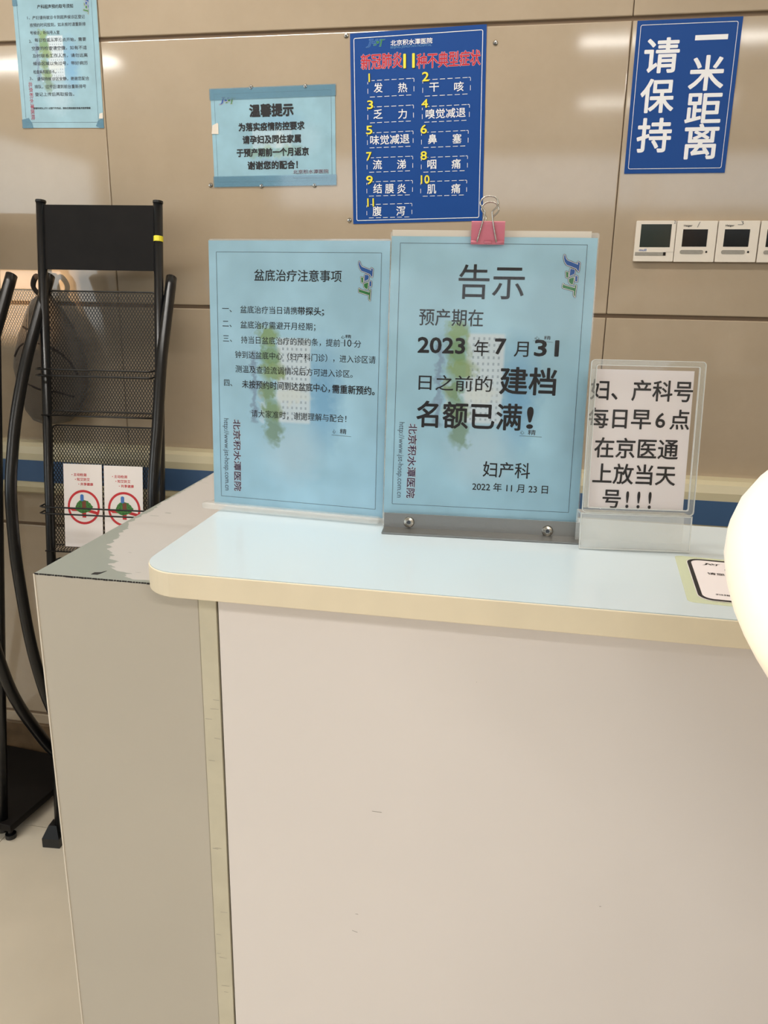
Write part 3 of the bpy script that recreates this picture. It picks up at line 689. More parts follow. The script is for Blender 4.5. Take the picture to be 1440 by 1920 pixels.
# blue symptoms poster
def pcurl(a, b): return 0.0105*max(0, a-0.72)**2/0.0784*math.sin(math.pi*min(1, max(0, b*1.0)))**0.8 + 0.003*max(0, 0.10-a)/0.1
EP, UP = (0.9997, 0, 0.0257), (-0.0257, 0, 0.9997)
po = sheet('poster', 'tall blue poster with red heading and eleven dashed boxes numbered in yellow', 'poster', frame((-0.4370, WY, 1.5627), EP, UP), 0.0, 0, 0.3000, 0.396, M_POSTER)
letter('po', po, Z1+0.0002); logo(po, 0.036, 0.3655, 0.043, 0, z=Z1, dark=False)
P = Print(); P.border(0.0080, 0.0065, 0.2925, 0.3865, 0.004, 0.0014); P.done('white_border', M_W, po, Z1)
P = Print()
DASH = [(0.0381, 0.2662, 0.1434, 0.3008), (0.0373, 0.2134, 0.1424, 0.2472), (0.0357, 0.1615, 0.1416, 0.1943), (0.0341, 0.1102, 0.1408, 0.1422), (0.0328, 0.0592, 0.1403, 0.0913), (0.0321, 0.0118, 0.139, 0.0425), (0.1618, 0.2621, 0.268, 0.2963), (0.161, 0.2095, 0.2667, 0.2427), (0.1595, 0.1575, 0.2651, 0.1904), (0.1592, 0.1063, 0.2645, 0.1384), (0.158, 0.0554, 0.2636, 0.0879)]
for (x0, y0, x1, y1) in DASH:
    y1 -= 0.0005; t = 0.0011; L = x1-x0
    for k in range(6):
        a = x0+0.0035+(L-0.007)*(k+0.12)/6
        P.rect(a+0.004 if k == 0 else a, y1-t, a+(L-0.007)/6*0.68, y1); P.rect(a, y0, a+(L-0.007)/6*0.68, y0+t)
    for xx in (x0, x1-t):
        P.rect(xx, y0+(y1-y0)*0.22, xx+t, y0+(y1-y0)*0.52); P.rect(xx, y1-(y1-y0)*0.22, xx+t, y1-(y1-y0)*0.08 if xx == x0 else y1-0.001)
    P.rect(x1-0.005, y1-t, x1-0.001, y1)
P.done('dashed_boxes', M_W, po, Z1)
# keep one metre sign
di = sheet('distance_sign', 'blue upright sign with two columns of large white characters above the thermostats', 'sign', frame((0.1645, WY, 1.6672), (1, 0, 0.0029), (-0.0029, 0, 1)), 0, 0, 0.2065, 0.294, M_POSTER2, th=0.001)
letter('di', di, 0.0022)
P = Print(); P.rect(0.1175, 0.2535, 0.1815, 0.2630); P.done('white_character', M_W, di, 0.0022)
P = Print(); P.border(0.0072, 0.0090, 0.1985, 0.2860, 0.004, 0.0010); P.done('white_border', M_W, di, 0.0022)

# small mirror screws left in the tiles
def screw(x, z, lb, first=[None]):
    if first[0] is None:
        bm = bm_new(); lathe(bm, [(0.0052, 0), (0.0052, 0.0012), (0.0040, 0.0024), (0.0018, 0.0029)], 18); r = obj('wall_screw', bm, M_CHROME, smooth=False)
        bm = bm_new(); box(bm, -0.0030, -0.0005, 0.0026, 0.0030, 0.0005, 0.0031); box(bm, -0.0005, -0.003, 0.0026, 0.0005, 0.003, 0.0031); obj('cross_slot', bm, M_K2, r)
        first[0] = r
    else:
        s = first[0]; r = s.copy(); C.objects.link(r)
        for ch in list(s.children): c = ch.copy(); C.objects.link(c); c.parent = r
    r.matrix_world = frame((x, WY-0.0001, z), (0.9, 0, 0.43), (-0.43, 0, 0.9))
    tag(r, lb, 'screw', 'round screw caps in the wall')
for (x, z, lb) in ((-0.679, 1.857, 'round metal screw at the top edge of the landscape notice, left one'), (-0.550, 1.856, 'round metal screw at the top edge of the landscape notice, right one'),
                   (-0.786, 1.649, 'round metal screw just outside the bottom left corner of the landscape notice'), (-0.659, 1.6465, 'round metal screw at the middle of the landscape notice bottom edge'),
                   (-0.530, 1.6475, 'round metal screw at the right of the landscape notice bottom edge'), (-0.4555, 1.955, 'round metal screw at the top left corner of the blue poster'),
                   (-0.127, 1.930, 'round metal screw alone on the tiles right of the blue poster'), (-0.4465, 1.571, 'round metal screw at the bottom left corner of the blue poster')):
    screw(x, z, lb)

# thermostats
def thermostat(x, z, kind, lb):
    r = thing('thermostat', lb, 'thermostat', frame((x, WY, z), (1, 0, 0.004), (-0.004, 0, 1)), 'white wall thermostats in a row')
    W, H = 0.0838, 0.0850
    bm = bm_new(); prism(bm, rrect(0, 0, W, H, 0.002, 3), 0, 0.011); obj('housing', bm, M_WHITEP, r, bevel=0.0014)
    def R(x0, y0, x1, y1): return (x0*W, (1-y1)*H, x1*W, (1-y0)*H)
    if kind == 0:
        a = R(.125, .085, .885, .645); bm = bm_new(); box(bm, a[0], a[1], .0108, a[2], a[3], .0113); s = obj('screen', bm, M_LCD, r)
        a = R(.03, .767, .80, .850); bm = bm_new(); box(bm, a[0], a[1], .0108, a[2]-.0052, a[3], .0118); obj('button_bar', bm, M_GREYP, r)
        bm = bm_new(); box(bm, a[2]-.0052, a[1], .0108, a[2], a[3], .0120); obj('power_button', bm, M_LCD2, r)
        P = Print(); P.text('mull', .125*W, .285*H, .0150, .0044, 2.4); P.done('blue_lettering', M_LOGOB, r, .0114)
        P = Print(); P.text('2', .93*W, .965*H, .0040, .0062, 0); P.done('handwritten_number', M_K2, r, .0114)
        P = Print(); P.rect(.80*W, .2330*H, W, .2385*H); P.done('cover_seam', M_GREYP, r, .0114)
    else:
        a = R(.165, .205, .775, .625); bm = bm_new(); box(bm, a[0], a[1], .0108, a[2], a[3], .0113); obj('screen', bm, M_LCD2, r)
        a = R(.135, .705, .715, .800); bm = bm_new(); prism(bm, rrect(a[0], a[1], a[2], a[3], .0040, 6), .0108, .0118); obj('button_bar', bm, M_GREYP, r)
        bm = bm_new(); lathe(bm, [(.0021, 0), (.0021, .001), (.001, .0013)], 14, center=(.79*W, .25*H, .0108)); obj('indicator', bm, M_LCD2, r)
        P = Print(); P.text('Haiger', .17*W, .885*H, .0175, .0038, 2.2); P.done('brand_lettering', M_K, r, .0114)
        P = Print()
        if kind == 1:
            for (x0, y0, x1, y1) in ((.505, .84, .525, .90), (.525, .90, .56, .975)): P.line(x0*W, y0*H, x1*W, y1*H, .0010)
            P.done('handwritten_number', M_K2, r, .0114)
        elif kind == 3:
            for (x0, y0, x1, y1) in ((.53, .985, .59, .975), (.59, .975, .56, .95), (.56, .95, .60, .93), (.60, .93, .565, .905), (.46, .905, .58, .905)): P.line(x0*W, y0*H, x1*W, y1*H, .0009)
            P.done('handwritten_number', M_K2, r, .0114)
    return r
thermostat(0.2000, 1.4855, 0, 'white thermostat with the large green-grey screen, first of the row')
thermostat(0.2850, 1.4855, 1, 'white thermostat second in the row, a handwritten stroke above its black screen')
thermostat(0.3705, 1.4860, 3, 'white thermostat third in the row, a handwritten three above its black screen')
thermostat(0.4565, 1.4860, 2, 'white thermostat cut off by the right edge of the photo')

# ------------------------------------------------------------------ sign holders on the counter
E2, U2, O2 = (0.9985, 0.055, 0.0), (-0.0055, 0.0994, 0.995), (-0.1526, 0.8484, CT)
F2 = frame(O2, E2, U2)
h2 = thing('sign_holder', 'clear middle sign holder with a steel foot and two bolts', 'sign holder', F2, 'clear sign holders on the counter')
bm = bm_new(); prism(bm, rrect(-0.0045, 0.001, 0.2120, 0.3200, 0.002, 3), 0.0022, 0.0042); obj('front_panel', bm, M_CLEAR, h2)
bm = bm_new(); prism(bm, rrect(-0.0045, 0.001, 0.2120, 0.3200, 0.002, 3), -0.0045, -0.0020); obj('rear_panel', bm, M_CLEARM, h2)
bm = bm_new(); prof = [(-0.0060, 0.0018), (-0.0055, 0.0172), (-0.0075, 0.0172), (-0.0080, 0.0018)]
box(bm, -0.0015, 0.0010, 0.0044, 0.2125, 0.0176, 0.0060)
c_, s_ = 0.995, 0.0999       # the lip lies flat on the counter, so turn it out of the leaning frame
def lip(y, z): return (y*c_ - z*(-s_)*-1, z)
L = [(-0.0015, 0.0004, 0.0050), (0.2125, 0.0004, 0.0050), (0.2125, -0.0021, 0.0262), (-0.0015, -0.0021, 0.0262)]
a = [bm.verts.new(p) for p in L]; b = [bm.verts.new((p[0], p[1]+0.0016, p[2])) for p in L]
bm.faces.new(b); bm.faces.new(a[::-1])
for i in range(4): bm.faces.new((a[i], a[(i+1) % 4], b[(i+1) % 4], b[i]))
obj('steel_foot', bm, M_STEEL, h2)
for u, v in ((0.0265, 0.0085), (0.1785, 0.0068)):
    bm = bm_new(); lathe(bm, [(0.0062, 0), (0.0062, 0.0006), (0.0052, 0.0024), (0.0030, 0.0032), (0.0022, 0.0032), (0.0022, 0.0016)], 24, center=(u, v, 0.0060)); s = obj('bolt', bm, M_CHROME, h2, smooth=False)
    bm = bm_new(); lathe(bm, [(0.0021, 0.0), (0.0021, 0.0006)], 6, center=(u, v, 0.0078)); obj('hex_socket', bm, M_K2, s)
s2 = sheet('printed_notice', 'pale blue printed notice in the steel-footed holder with large 2023 and bold black characters', 'notice', F2, -0.0030, 0.0172, 0.2105, 0.3145, letterhead('blue_letterhead_main', base=(166, 208, 227), vshift=0.0172), th=0.0004, z0=0.0004)
letter('s2', s2, 0.0011); logo(s2, 0.1770, 0.2975, 0.0425, 1, z=0.0011)
P = Print(); P.border(0.0062, 0.0272, 0.2005, 0.3078, 0.0003, 0.00045); P.done('printed_border', M_G, s2, 0.0010)
P = Print()
P.line(.1510, .2098, .1720, .2085, .0003); P.line(.1425, .1088, .1665, .1084, .0004)
P.text('心', .1525, .2125, .0050, .0036, .6); P.text('精', .1622, .2130, .0070, .0038, .6)
P.text('心', .1432, .1125, .0042, .0040, .4); P.text('精', .1515, .1128, .0082, .0054, .8); P.done('slogan_lettering', M_K2, s2, 0.00105)
# spare sheets / sleeve edge sticking out above
bm = bm_new(); box(bm, -0.0025, 0.300, -0.0012, 0.2040, 0.3212, -0.0006); o = obj('plastic_sleeve', bm, M_WHITEP); o.matrix_world = F2
tag(o, 'white plastic sleeve edge showing above the notice in the steel-footed holder', 'sleeve')

# binder clip
bc = thing('binder_clip', 'pink binder clip with wire handles gripping the top of the middle sign holder', 'clip', F2 @ Matrix.Translation((0.0980, 0.3060, 0.0)))
bm = bm_new()
W2 = 0.0172
prof = [(0.0015, 0.0052), (0.0000, 0.0070), (0.0012, 0.0078), (0.0035, 0.0074), (0.0190, 0.0098), (0.0218, 0.0100), (0.0230, 0.0080), (0.0230, -0.0080), (0.0218, -0.0100), (0.0190, -0.0098), (0.0035, -0.0074), (0.0015, -0.0062),
        (0.0035, -0.0060), (0.0190, -0.0086), (0.0216, -0.0080), (0.0216, 0.0080), (0.0190, 0.0086), (0.0035, 0.0060)]
a = [bm.verts.new((-W2, *p)) for p in prof]; b = [bm.verts.new((W2, *p)) for p in prof]; n = len(prof)
for i in range(n): bm.faces.new((a[i], a[(i+1) % n], b[(i+1) % n], b[i]))
bm.faces.new(a); bm.faces.new(b[::-1])
obj('clip_body', bm, M_CLIP, bc)
for (x0, x1) in ((-0.0172, -0.0095), (-0.0035, 0.0045), (0.0085, 0.0172)):
    bm = bm_new(); tube(bm, [(x0, 0.0022, 0.0080), (x1, 0.0022, 0.0080)], 0.0015, 10); obj('rolled_edge', bm, M_CLIP, bc, smooth=True)
wire = smooth_path([(-0.0108, 0.002, 0.0090), (-0.0068, 0.018, 0.0104), (-0.0040, 0.030, 0.0112), (-0.0052, 0.0335, 0.0114), (-0.0090, 0.0390, 0.0114), (-0.0082, 0.0430, 0.0114), (-0.0040, 0.0462, 0.0114), (0.0015, 0.0468, 0.0114), (0.0068, 0.0448, 0.0114), (0.0092, 0.0400, 0.0114), (0.0078, 0.0362, 0.0114), (0.0040, 0.0325, 0.0114), (0.0034, 0.030, 0.0112), (0.0055, 0.018, 0.0104), (0.0092, 0.002, 0.0090)], 5)
bm = bm_new(); tube(bm, wire, 0.0008, 8); obj('wire_handle', bm, M_CHROME, bc, smooth=True)
bm = bm_new(); tube(bm, [Vector((p.x*0.98+0.0010, p.y-0.0012, -p.z)) for p in wire], 0.0008, 8); obj('wire_handle', bm, M_CHROME, bc, smooth=True)

# left holder (all acrylic)
E1, U1, O1 = (0.9969, -0.079, 0.0), (0.0032, 0.0398, 0.9992), (-0.3699, 0.8834, CT)
F1 = frame(O1, E1, U1)
h1 = thing('sign_holder', 'clear acrylic sign holder leftmost on the counter, on a thick clear bar', 'sign holder', F1, 'clear sign holders on the counter')
V0 = 0.005
bm = bm_new(); prism(bm, rrect(-0.0018, V0-0.003, 0.2115, 0.3105, 0.002, 3), 0.0016, 0.0034); obj('front_panel', bm, M_CLEAR, h1)
bm = bm_new(); prism(bm, rrect(-0.0018, V0-0.003, 0.2115, 0.3105, 0.002, 3), -0.0040, -0.0014); obj('rear_panel', bm, M_CLEARM, h1)
bm = bm_new(); box(bm, -0.0105, 0.0006, 0.0036, 0.2095, 0.0080, 0.0160); o = obj('acrylic_bar', bm, M_CLEARM, h1, bevel=0.002)
bm = bm_new(); box(bm, -0.0105, 0.0026, -0.0500, 0.2095, 0.0056, -0.0042); o = obj('rear_foot', bm, M_CLEAR, h1, bevel=0.001)
s1 = sheet('printed_notice', 'pale blue printed notice in the left acrylic holder with fine print and four numbered rules', 'notice', F1 @ Matrix.Translation((0, V0, 0)), -0.0010, 0.0, 0.2112, 0.3035, letterhead('blue_letterhead_left', base=(172, 214, 236)), th=0.0004, z0=0.0004)
letter('s1', s1, 0.0011); logo(s1, 0.1762, 0.2822, 0.0410, 1, z=0.0011)
P = Print(); P.border(0.0083, 0.0096, 0.2020, 0.2914, 0.0003, 0.00045); P.done('printed_border', M_G, s1, 0.0010)
P = Print(); P.line(0.1573, 0.1958, 0.1609, 0.1958, .0003); P.line(0.1701, 0.1958, 0.1732, 0.1958, .0003); P.line(0.1480, 0.0925, 0.1712, 0.0919, .0004)
P.text('心', 0.1578, 0.2020, .0040, .0034, .6); P.text('精', 0.1624, 0.2027, .0070, .0036, .6)
P.text('心', 0.1491, 0.0966, .0035, .0046, .3); P.text('精', 0.1578, 0.0971, .0078, .0056, .9); P.done('slogan_lettering', M_K2, s1, 0.00105)

# small right holder
E3, U3, O3 = (0.9941, 0.1084, 0.0), (-0.0129, 0.1184, 0.9929), (0.0591, 0.8216, CT)
F3 = frame(O3, E3, U3)
h3 = thing('sign_holder', 'small clear acrylic sign holder with a hollow wedge foot at the right of the counter', 'sign holder', F3, 'clear sign holders on the counter')
bm = bm_new(); ring(bm, rrect(-0.0005, 0.0395, 0.1122, 0.1950, 0.004, 5), rrect(0.0045, 0.0440, 0.1070, 0.1900, 0.002, 5), 0.0012, 0.0060); obj('clear_rim', bm, M_RIM, h3, bevel=0.0008)
bm = bm_new(); ring(bm, rrect(0.0045, 0.0440, 0.1070, 0.1900, 0.002, 5), rrect(0.0053, 0.0448, 0.1062, 0.1892, 0.0015, 5), 0.0032, 0.0062); ring(bm, rrect(-0.0007, 0.0393, 0.1124, 0.1952, 0.004, 5), rrect(-0.0001, 0.0399, 0.1118, 0.1946, 0.0035, 5), 0.0035, 0.0063); obj('rim_edges', bm, M_EDGECL, h3)
bm = bm_new(); box(bm, 0.003, 0.042, 0.0014, 0.108, 0.1915, 0.0030); obj('front_pane', bm, M_CLEAR, h3)
bm = bm_new(); prism(bm, rrect(-0.0005, 0.0395, 0.1122, 0.1950, 0.004, 5), -0.0030, -0.0006); obj('rear_pane', bm, M_CLEAR, h3)
bm = bm_new()
fr = [(-0.0012, 0.0385), (0.1115, 0.0385), (0.1122, 0.0005), (-0.0012, 0.0005)]
a = [bm.verts.new((p[0], p[1], 0.0025)) for p in fr]; b = [bm.verts.new((p[0], p[1], 0.0005)) for p in fr]
bm.faces.new(a[::-1]); bm.faces.new(b)
for i in range(4): bm.faces.new((a[i], a[(i+1) % 4], b[(i+1) % 4], b[i]))
box(bm, -0.0012, 0.0362, -0.0200, 0.1115, 0.0385, 0.0005)
box(bm, -0.0012, 0.0050, -0.0240, 0.1115, 0.0385, -0.0215)
obj('wedge_foot', bm, M_CLEARM, h3, bevel=0.0006)
bm = bm_new(); box(bm, -0.0012, 0.0006, 0.0024, 0.1122, 0.0020, 0.0040); box(bm, -0.0012, 0.0006, 0.0024, -0.0002, 0.0385, 0.0036); box(bm, 0.1112, 0.0006, 0.0024, 0.1122, 0.0385, 0.0036); box(bm, -0.0012, 0.0372, 0.0020, 0.1122, 0.0385, 0.0036); obj('foot_edges', bm, M_EDGECL, h3)
s3 = sheet('printed_card', 'white card in the small right holder with five lines of black characters', 'card', F3, 0.0015, 0.0435, 0.1028, 0.1858, M_WPAPER, th=0.0004, z0=0.0)
letter('s3', s3, 0.0008)

# sticker on the counter
st = thing('counter_sticker', 'white sticker with thick black rounded border on the counter top at the right', 'sticker', frame((0.1560, 0.6960, CT), (1, -0.068, 0), (0.068, 1, 0)))
bm = bm_new(); prism(bm, rrect(-0.010, -0.008, 0.190, 0.124, 0.006, 5), 0.0001, 0.0003); obj('yellowed_film', bm, M_FILM, st)
bm = bm_new(); prism(bm, rrect(0, 0, 0.175, 0.1175, 0.013, 8), 0.0003, 0.0006); obj('sticker_sheet', bm, M_WPAPER, st)
P = Print(); ring(P.bm, rrect(0.0005, 0.0005, 0.1745, 0.117, 0.013, 8), rrect(0.0042, 0.0042, 0.1708, 0.1133, 0.0095, 8), 0); P.done('black_border', M_K, st, 0.0008)
logo(st, 0.0145, 0.0990, 0.017, 0, z=0.0008, mono=M_K)
P = Print(); P.text('北京积水潭医院', .0385, .1040, .055, .0056, 1.2)
P.text('请您扫码，关注', .0160, .0740, .056, .0058, 1.6); P.text('医院服务号', .0780, .0740, .048, .0058, 1.6)
P.text('预约就诊更便捷', .0345, .0590, .070, .0056, 1.6); P.text('扫描后请按提示完成登记', .0160, .0170, .075, .0036, 1.0); P.text('谢谢配合', .066, .0105, .040, .0036, 1.2)
P.done('black_lettering', M_K, st, 0.0008)
bm = bm_new(); prism(bm, rrect(0.0335, 0.0825, 0.140, 0.0945, 0.0058, 8), 0.0007, 0.0009); pl = obj('black_pill', bm, M_K, st)
P = Print(); P.text('服务号使用说明', .048, .0885, .060, .0060, 1.0); P.done('white_lettering', M_W, pl, 0.0010)

# ------------------------------------------------------------------ brochure racks
def P_(x, z, d=0.0): return (x, 0.135*z + d, z)      # point on the leaning front of a rack
def diamond(bm, x0, x1, z0, z1, d, px=0.0076, pz=0.0120, w=0.0017, side=None):
    """expanded metal: two crossing families of thin flat strands clipped to a rectangle"""
    sl = (pz/2)/(px/2); H = z1-z0; Wd = x1-x0; n = int((Wd+H/sl)/px)+2
    for fam in (1, -1):
        for k in range(-int(H/sl/px)-1, int(Wd/px)+int(H/sl/px)+2):
            xa = k*px if fam > 0 else k*px
            # line x = xa + fam*t/sl, z = t, t in [0,H]
            t0, t1 = 0.0, H
            if fam > 0: t0 = max(t0, -xa*sl); t1 = min(t1, (Wd-xa)*sl)
            else: t0 = max(t0, (xa-Wd)*sl); t1 = min(t1, xa*sl)
            if t1-t0 < 0.002: continue
            A = (xa+fam*t0/sl, t0); Bq = (xa+fam*t1/sl, t1)
            dv = Vector((Bq[0]-A[0], Bq[1]-A[1])).normalized(); nx, nz = -dv.y*w/2, dv.x*w/2
            q = [(A[0]+nx, A[1]+nz), (A[0]-nx, A[1]-nz), (Bq[0]-nx, Bq[1]-nz), (Bq[0]+nx, Bq[1]+nz)]
            if side is None: V = [P_(x0+a, z0+b, d) for a, b in q]; off = Vector((0, 0.0006, 0))
            else: V = [(side, 0.135*(z0+b)+d+a, z0+b) for a, b in q]; off = Vector((0.0006, 0, 0))
            va = [bm.verts.new(v) for v in V]; vb = [bm.verts.new(Vector(v)+off) for v in V]
            bm.faces.new(va); bm.faces.new(vb[::-1])
            for i in range(4): bm.faces.new((va[i], va[(i+1) % 4], vb[(i+1) % 4], vb[i]))
CURVE = [(0.228, 1.435), (0.165, 1.33), (0.118, 1.25), (0.083, 1.17), (0.056, 1.10), (0.030, 1.03), (0.011, 0.966), (0.002, 0.90), (-0.002, 0.80), (0.004, 0.70), (0.016, 0.586), (0.035, 0.49), (0.066, 0.384), (0.12, 0.27), (0.19, 0.15), (0.29, 0.04)]
def rack(mtx, lb, feet):
    r = thing('brochure_rack', lb, 'rack', mtx, 'black metal brochure racks')
    X0, X1 = 0.012, 0.317; pw = 0.021
    for x in (X0, X1-pw):
        bm = bm_new(); tube(bm, [P_(x+pw/2, 0.02), P_(x+pw/2, 1.600)], 0.0125, 12, rx=pw/2); o = obj('post', bm, M_BLACK, r, smooth=True)
        bm = bm_new(); tube(bm, [P_(x+pw/2, 1.600), P_(x+pw/2, 1.605)], 0.0135, 12, rx=pw/2+0.0012); obj('post_cap', bm, M_BLACKM, o)
    for x, tw in ((-0.007, 0.028), (0.335, -0.010)):
        bm = bm_new(); tube(bm, smooth_path([(x+tw*min(1, max(0, (z-1.12)/0.315)), y, z) for y, z in CURVE], 4), 0.0155, 12, rx=0.0125); obj('curved_side_bar', bm, M_BLACK, r, smooth=True)
    bm = bm_new(); v = []
    for d in (-0.004, 0.006):
        for (x, z) in ((X0+pw-0.002, 1.449), (X1-pw+0.002, 1.449), (X1-pw+0.002, 1.595), (X0+pw-0.002, 1.595)): v.append(bm.verts.new(P_(x, z, d)))
    bm.faces.new(v[:4]); bm.faces.new(v[4:][::-1])
    for i in range(4): bm.faces.new((v[i], v[(i+1) % 4], v[4+(i+1) % 4], v[4+i]))
    obj('header_board', bm, M_BLACKP, r)
    a0, a1 = X0+0.010, X1-0.022
    for (zt, zw1, zw2, zb) in ((1.400, 1.220, 1.205, 1.116), (1.081, 0.890, 0.874, 0.784), (0.750, 0.560, 0.544, 0.455)):
        db = 0.022; df = -0.012
        bm = bm_new(); diamond(bm, a0, a1, zb, zt-0.003, db); bk = obj('mesh_pocket', bm, M_BLACKM, r)
        bm = bm_new(); diamond(bm, a0, a1, zb-0.002, zb+0.002, db, 0.0076, 0.012) if False else None
        # bottom ledge and side wings of the same expanded metal
        n = 36
        for k in range(n):
            xa = a0+(a1-a0)*k/n; xb = xa+(a1-a0)/n
            for (p, q) in (((xa, db), (xb, df)), ((xb, db), (xa, df))):
                A = Vector((p[0], 0.135*zb+p[1], zb)); B2 = Vector((q[0], 0.135*zb+q[1], zb-0.006)); t = Vector((0.0011, 0, 0))
                va = [bm.verts.new(c) for c in (A-t, A+t, B2+t, B2-t)]; bm.faces.new(va)
        for xs in (a0, a1): diamond(bm, 0, db-df, zb, zw1-0.02, df, 0.0085, 0.0120, side=xs)
        obj('mesh_tray', bm, M_BLACKM, r)
        bm = bm_new()
        loop = [P_(a0, zb, db), P_(a0, zt-0.012, db), P_(a0+0.004, zt-0.003, db), P_(a0+0.012, zt, db), P_(a1-0.012, zt, db), P_(a1-0.004, zt-0.003, db), P_(a1, zt-0.012, db), P_(a1, zb, db)]
        tube(bm, loop, 0.0021, 8, closed=True)
        tube(bm, [(a0-0.008, 0.135*zb+df, zb-0.006), (a1+0.006, 0.135*zb+df, zb-0.006)], 0.0019, 8)
        obj('pocket_frame', bm, M_BLACKM, r, smooth=True)
        for zz in (zw1, zw2):
            bm = bm_new(); tube(bm, [P_(X0-0.004, zz, db), P_(X0-0.004, zz, df-0.006), P_(X0+0.004, zz, df-0.010), P_(X1-0.030, zz, df-0.010), P_(X1-0.024, zz, df-0.006), P_(X1-0.020, zz+0.002, db)], 0.0021, 8); obj('front_wire', bm, M_BLACKM, r, smooth=True)
    if feet == 'plate':
        bm = bm_new(); box(bm, -0.012, -0.012, 0.035, 0.345, 0.30, 0.055); obj('base_plate', bm, M_BLACKP, r, bevel=0.002)
        for (x, y) in ((0.01, 0.01), (0.322, 0.01), (0.01, 0.28), (0.322, 0.28)):
            bm = bm_new(); lathe(bm, [(0.014, 0), (0.014, 0.012), (0.006, 0.014), (0.006, 0.036)], 16, center=(x, y, 0.0)); obj('foot', bm, M_BLACK, r)
    else:
        bm = bm_new(); box(bm, 0.030, 0.03, 0.030, 0.300, 0.30, 0.048); obj('base_plate', bm, M_BLACKP, r, bevel=0.002)
        for x in (-0.012, X1-pw-0.012):
            bm = bm_new()
            for (w, z) in ((0.0, 0.0),): pass
            pts0 = [(x, -0.022, 0), (x+0.046, -0.022, 0), (x+0.046, 0.30, 0), (x, 0.30, 0)]
            a = [bm.verts.new(p) for p in pts0]; b = [bm.verts.new((p[0], p[1], 0.026)) for p in pts0]
            c = [bm.verts.new(p) for p in ((x+0.013, -0.006, 0.056), (x+0.034, -0.006, 0.056), (x+0.034, 0.02, 0.056), (x+0.013, 0.02, 0.056))]
            d = [b[0], b[1], bm.verts.new((x+0.046, 0.03, 0.026)), bm.verts.new((x, 0.03, 0.026))]
            bm.faces.new(a[::-1]); bm.faces.new(b)
            for i in range(4):
                bm.faces.new((a[i], a[(i+1) % 4], b[(i+1) % 4], b[i])); bm.faces.new((d[i], d[(i+1) % 4], c[(i+1) % 4], c[i]))
            bm.faces.new(c); obj('foot', bm, M_BLACK, r)
    return r
def rot_at(x, y, deg): return Matrix.Translation((x, y, 0)) @ Matrix.Rotation(math.radians(deg), 4, 'Z')
RA = rot_at(-1.168, 1.600, 5.0)
ra = rack(RA, 'black metal brochure rack with mesh pockets standing left of the counter, whole in view', 'block')
bm = bm_new(); tube(bm, [P_(0.3068, 1.515), P_(0.3068, 1.527)], 0.0129, 12, rx=0.0109); 
o = obj('yellow_mark', bm, M_Y, ra)
rb = rack(rot_at(-1.604, 1.62, -6.0), 'black metal brochure rack mostly outside the left edge, only its right bars and base showing', 'plate')

# brochures
def brochure(x, ztop, lb, first=[None]):
    th = math.atan(0.135); hgt = 0.208; d = 0.0165
    up = Vector((0, 0.135, 1)).normalized(); base = Vector(P_(x, ztop, d)) - up*hgt
    L = Matrix(((1, 0, 0, base.x), (0, up.y, -up.z, base.y), (0, up.z, up.y, base.z), (0, 0, 0, 1)))
    if first[0] is None:
        bm = bm_new(); box(bm, 0, 0, 0, 0.0985, hgt, 0.0012); r = obj('brochure', bm, M_BROCH)
        P = Print(); P.text('• 主动检测', .021, hgt-.0265, .038, .0070, 1.8); P.text('• 知艾防艾', .0295, hgt-.038, .038, .0070, 1.8); P.text('• 共享健康', .038, hgt-.0495, .038, .0070, 1.8); P.done('red_lettering', M_BR, r, .0014)
        cx, cy, R = .0505, hgt-.107, .0415
        P = Print(); n = 40
        ring(P.bm, [(cx+R*math.cos(2*math.pi*k/n), cy+R*1.04*math.sin(2*math.pi*k/n)) for k in range(n)], [(cx+(R-.0056)*math.cos(2*math.pi*k/n), cy+(R-.0056)*1.04*math.sin(2*math.pi*k/n)) for k in range(n)], 0)
        P.poly([(cx-.039, cy-.004), (cx-.030, cy-.0105), (cx+.006, cy-.0105), (cx+.030, cy-.0165), (cx+.0395, cy-.0215), (cx+.034, cy-.010), (cx+.010, cy-.004)], 1e-5)
        P.poly([(cx-.004, cy-.026), (cx+.006, cy-.026), (cx+.006, cy-.008), (cx-.005, cy-.008)], 2e-5); P.done('red_ring_print', M_BR, r, .0014)
        P = Print(); rnd = random.Random(5)
        P.poly([(cx+(.021+.005*rnd.random())*math.cos(2*math.pi*k/26)*(1.0 if math.sin(2*math.pi*k/26) < .2 else .8), cy+.002+(.015+.003*rnd.random())*math.sin(2*math.pi*k/26)) for k in range(26)])
        P.done('green_bush_print', M_GREEN, r, .00145)
        P = Print(); P.poly([(cx-.004, cy-.004), (cx+.006, cy-.004), (cx+.006, cy+.016), (cx-.004, cy+.014)]); P.done('brown_trunk_print', mat('print_brown', (120, 66, 48), .6), r, .0015)
        P = Print(); P.poly(rrect(cx-.0085, cy+.015, cx+.0005, cy+.032, .004, 4)); P.done('blue_cap_print', M_CAPB, r, .00152)
        first[0] = r
    else:
        s = first[0]; r = s.copy(); C.objects.link(r)
        for ch in list(s.children): c = ch.copy(); C.objects.link(c); c.parent = r
    r.matrix_world = RA @ L
    tag(r, lb, 'brochure', 'brochures in the rack')
brochure(0.0525, 0.989, 'white brochure with a red ring, left one in the rack pocket')
brochure(0.1565, 0.988, 'white brochure with a red ring, right one in the rack pocket, partly behind the cabinet')

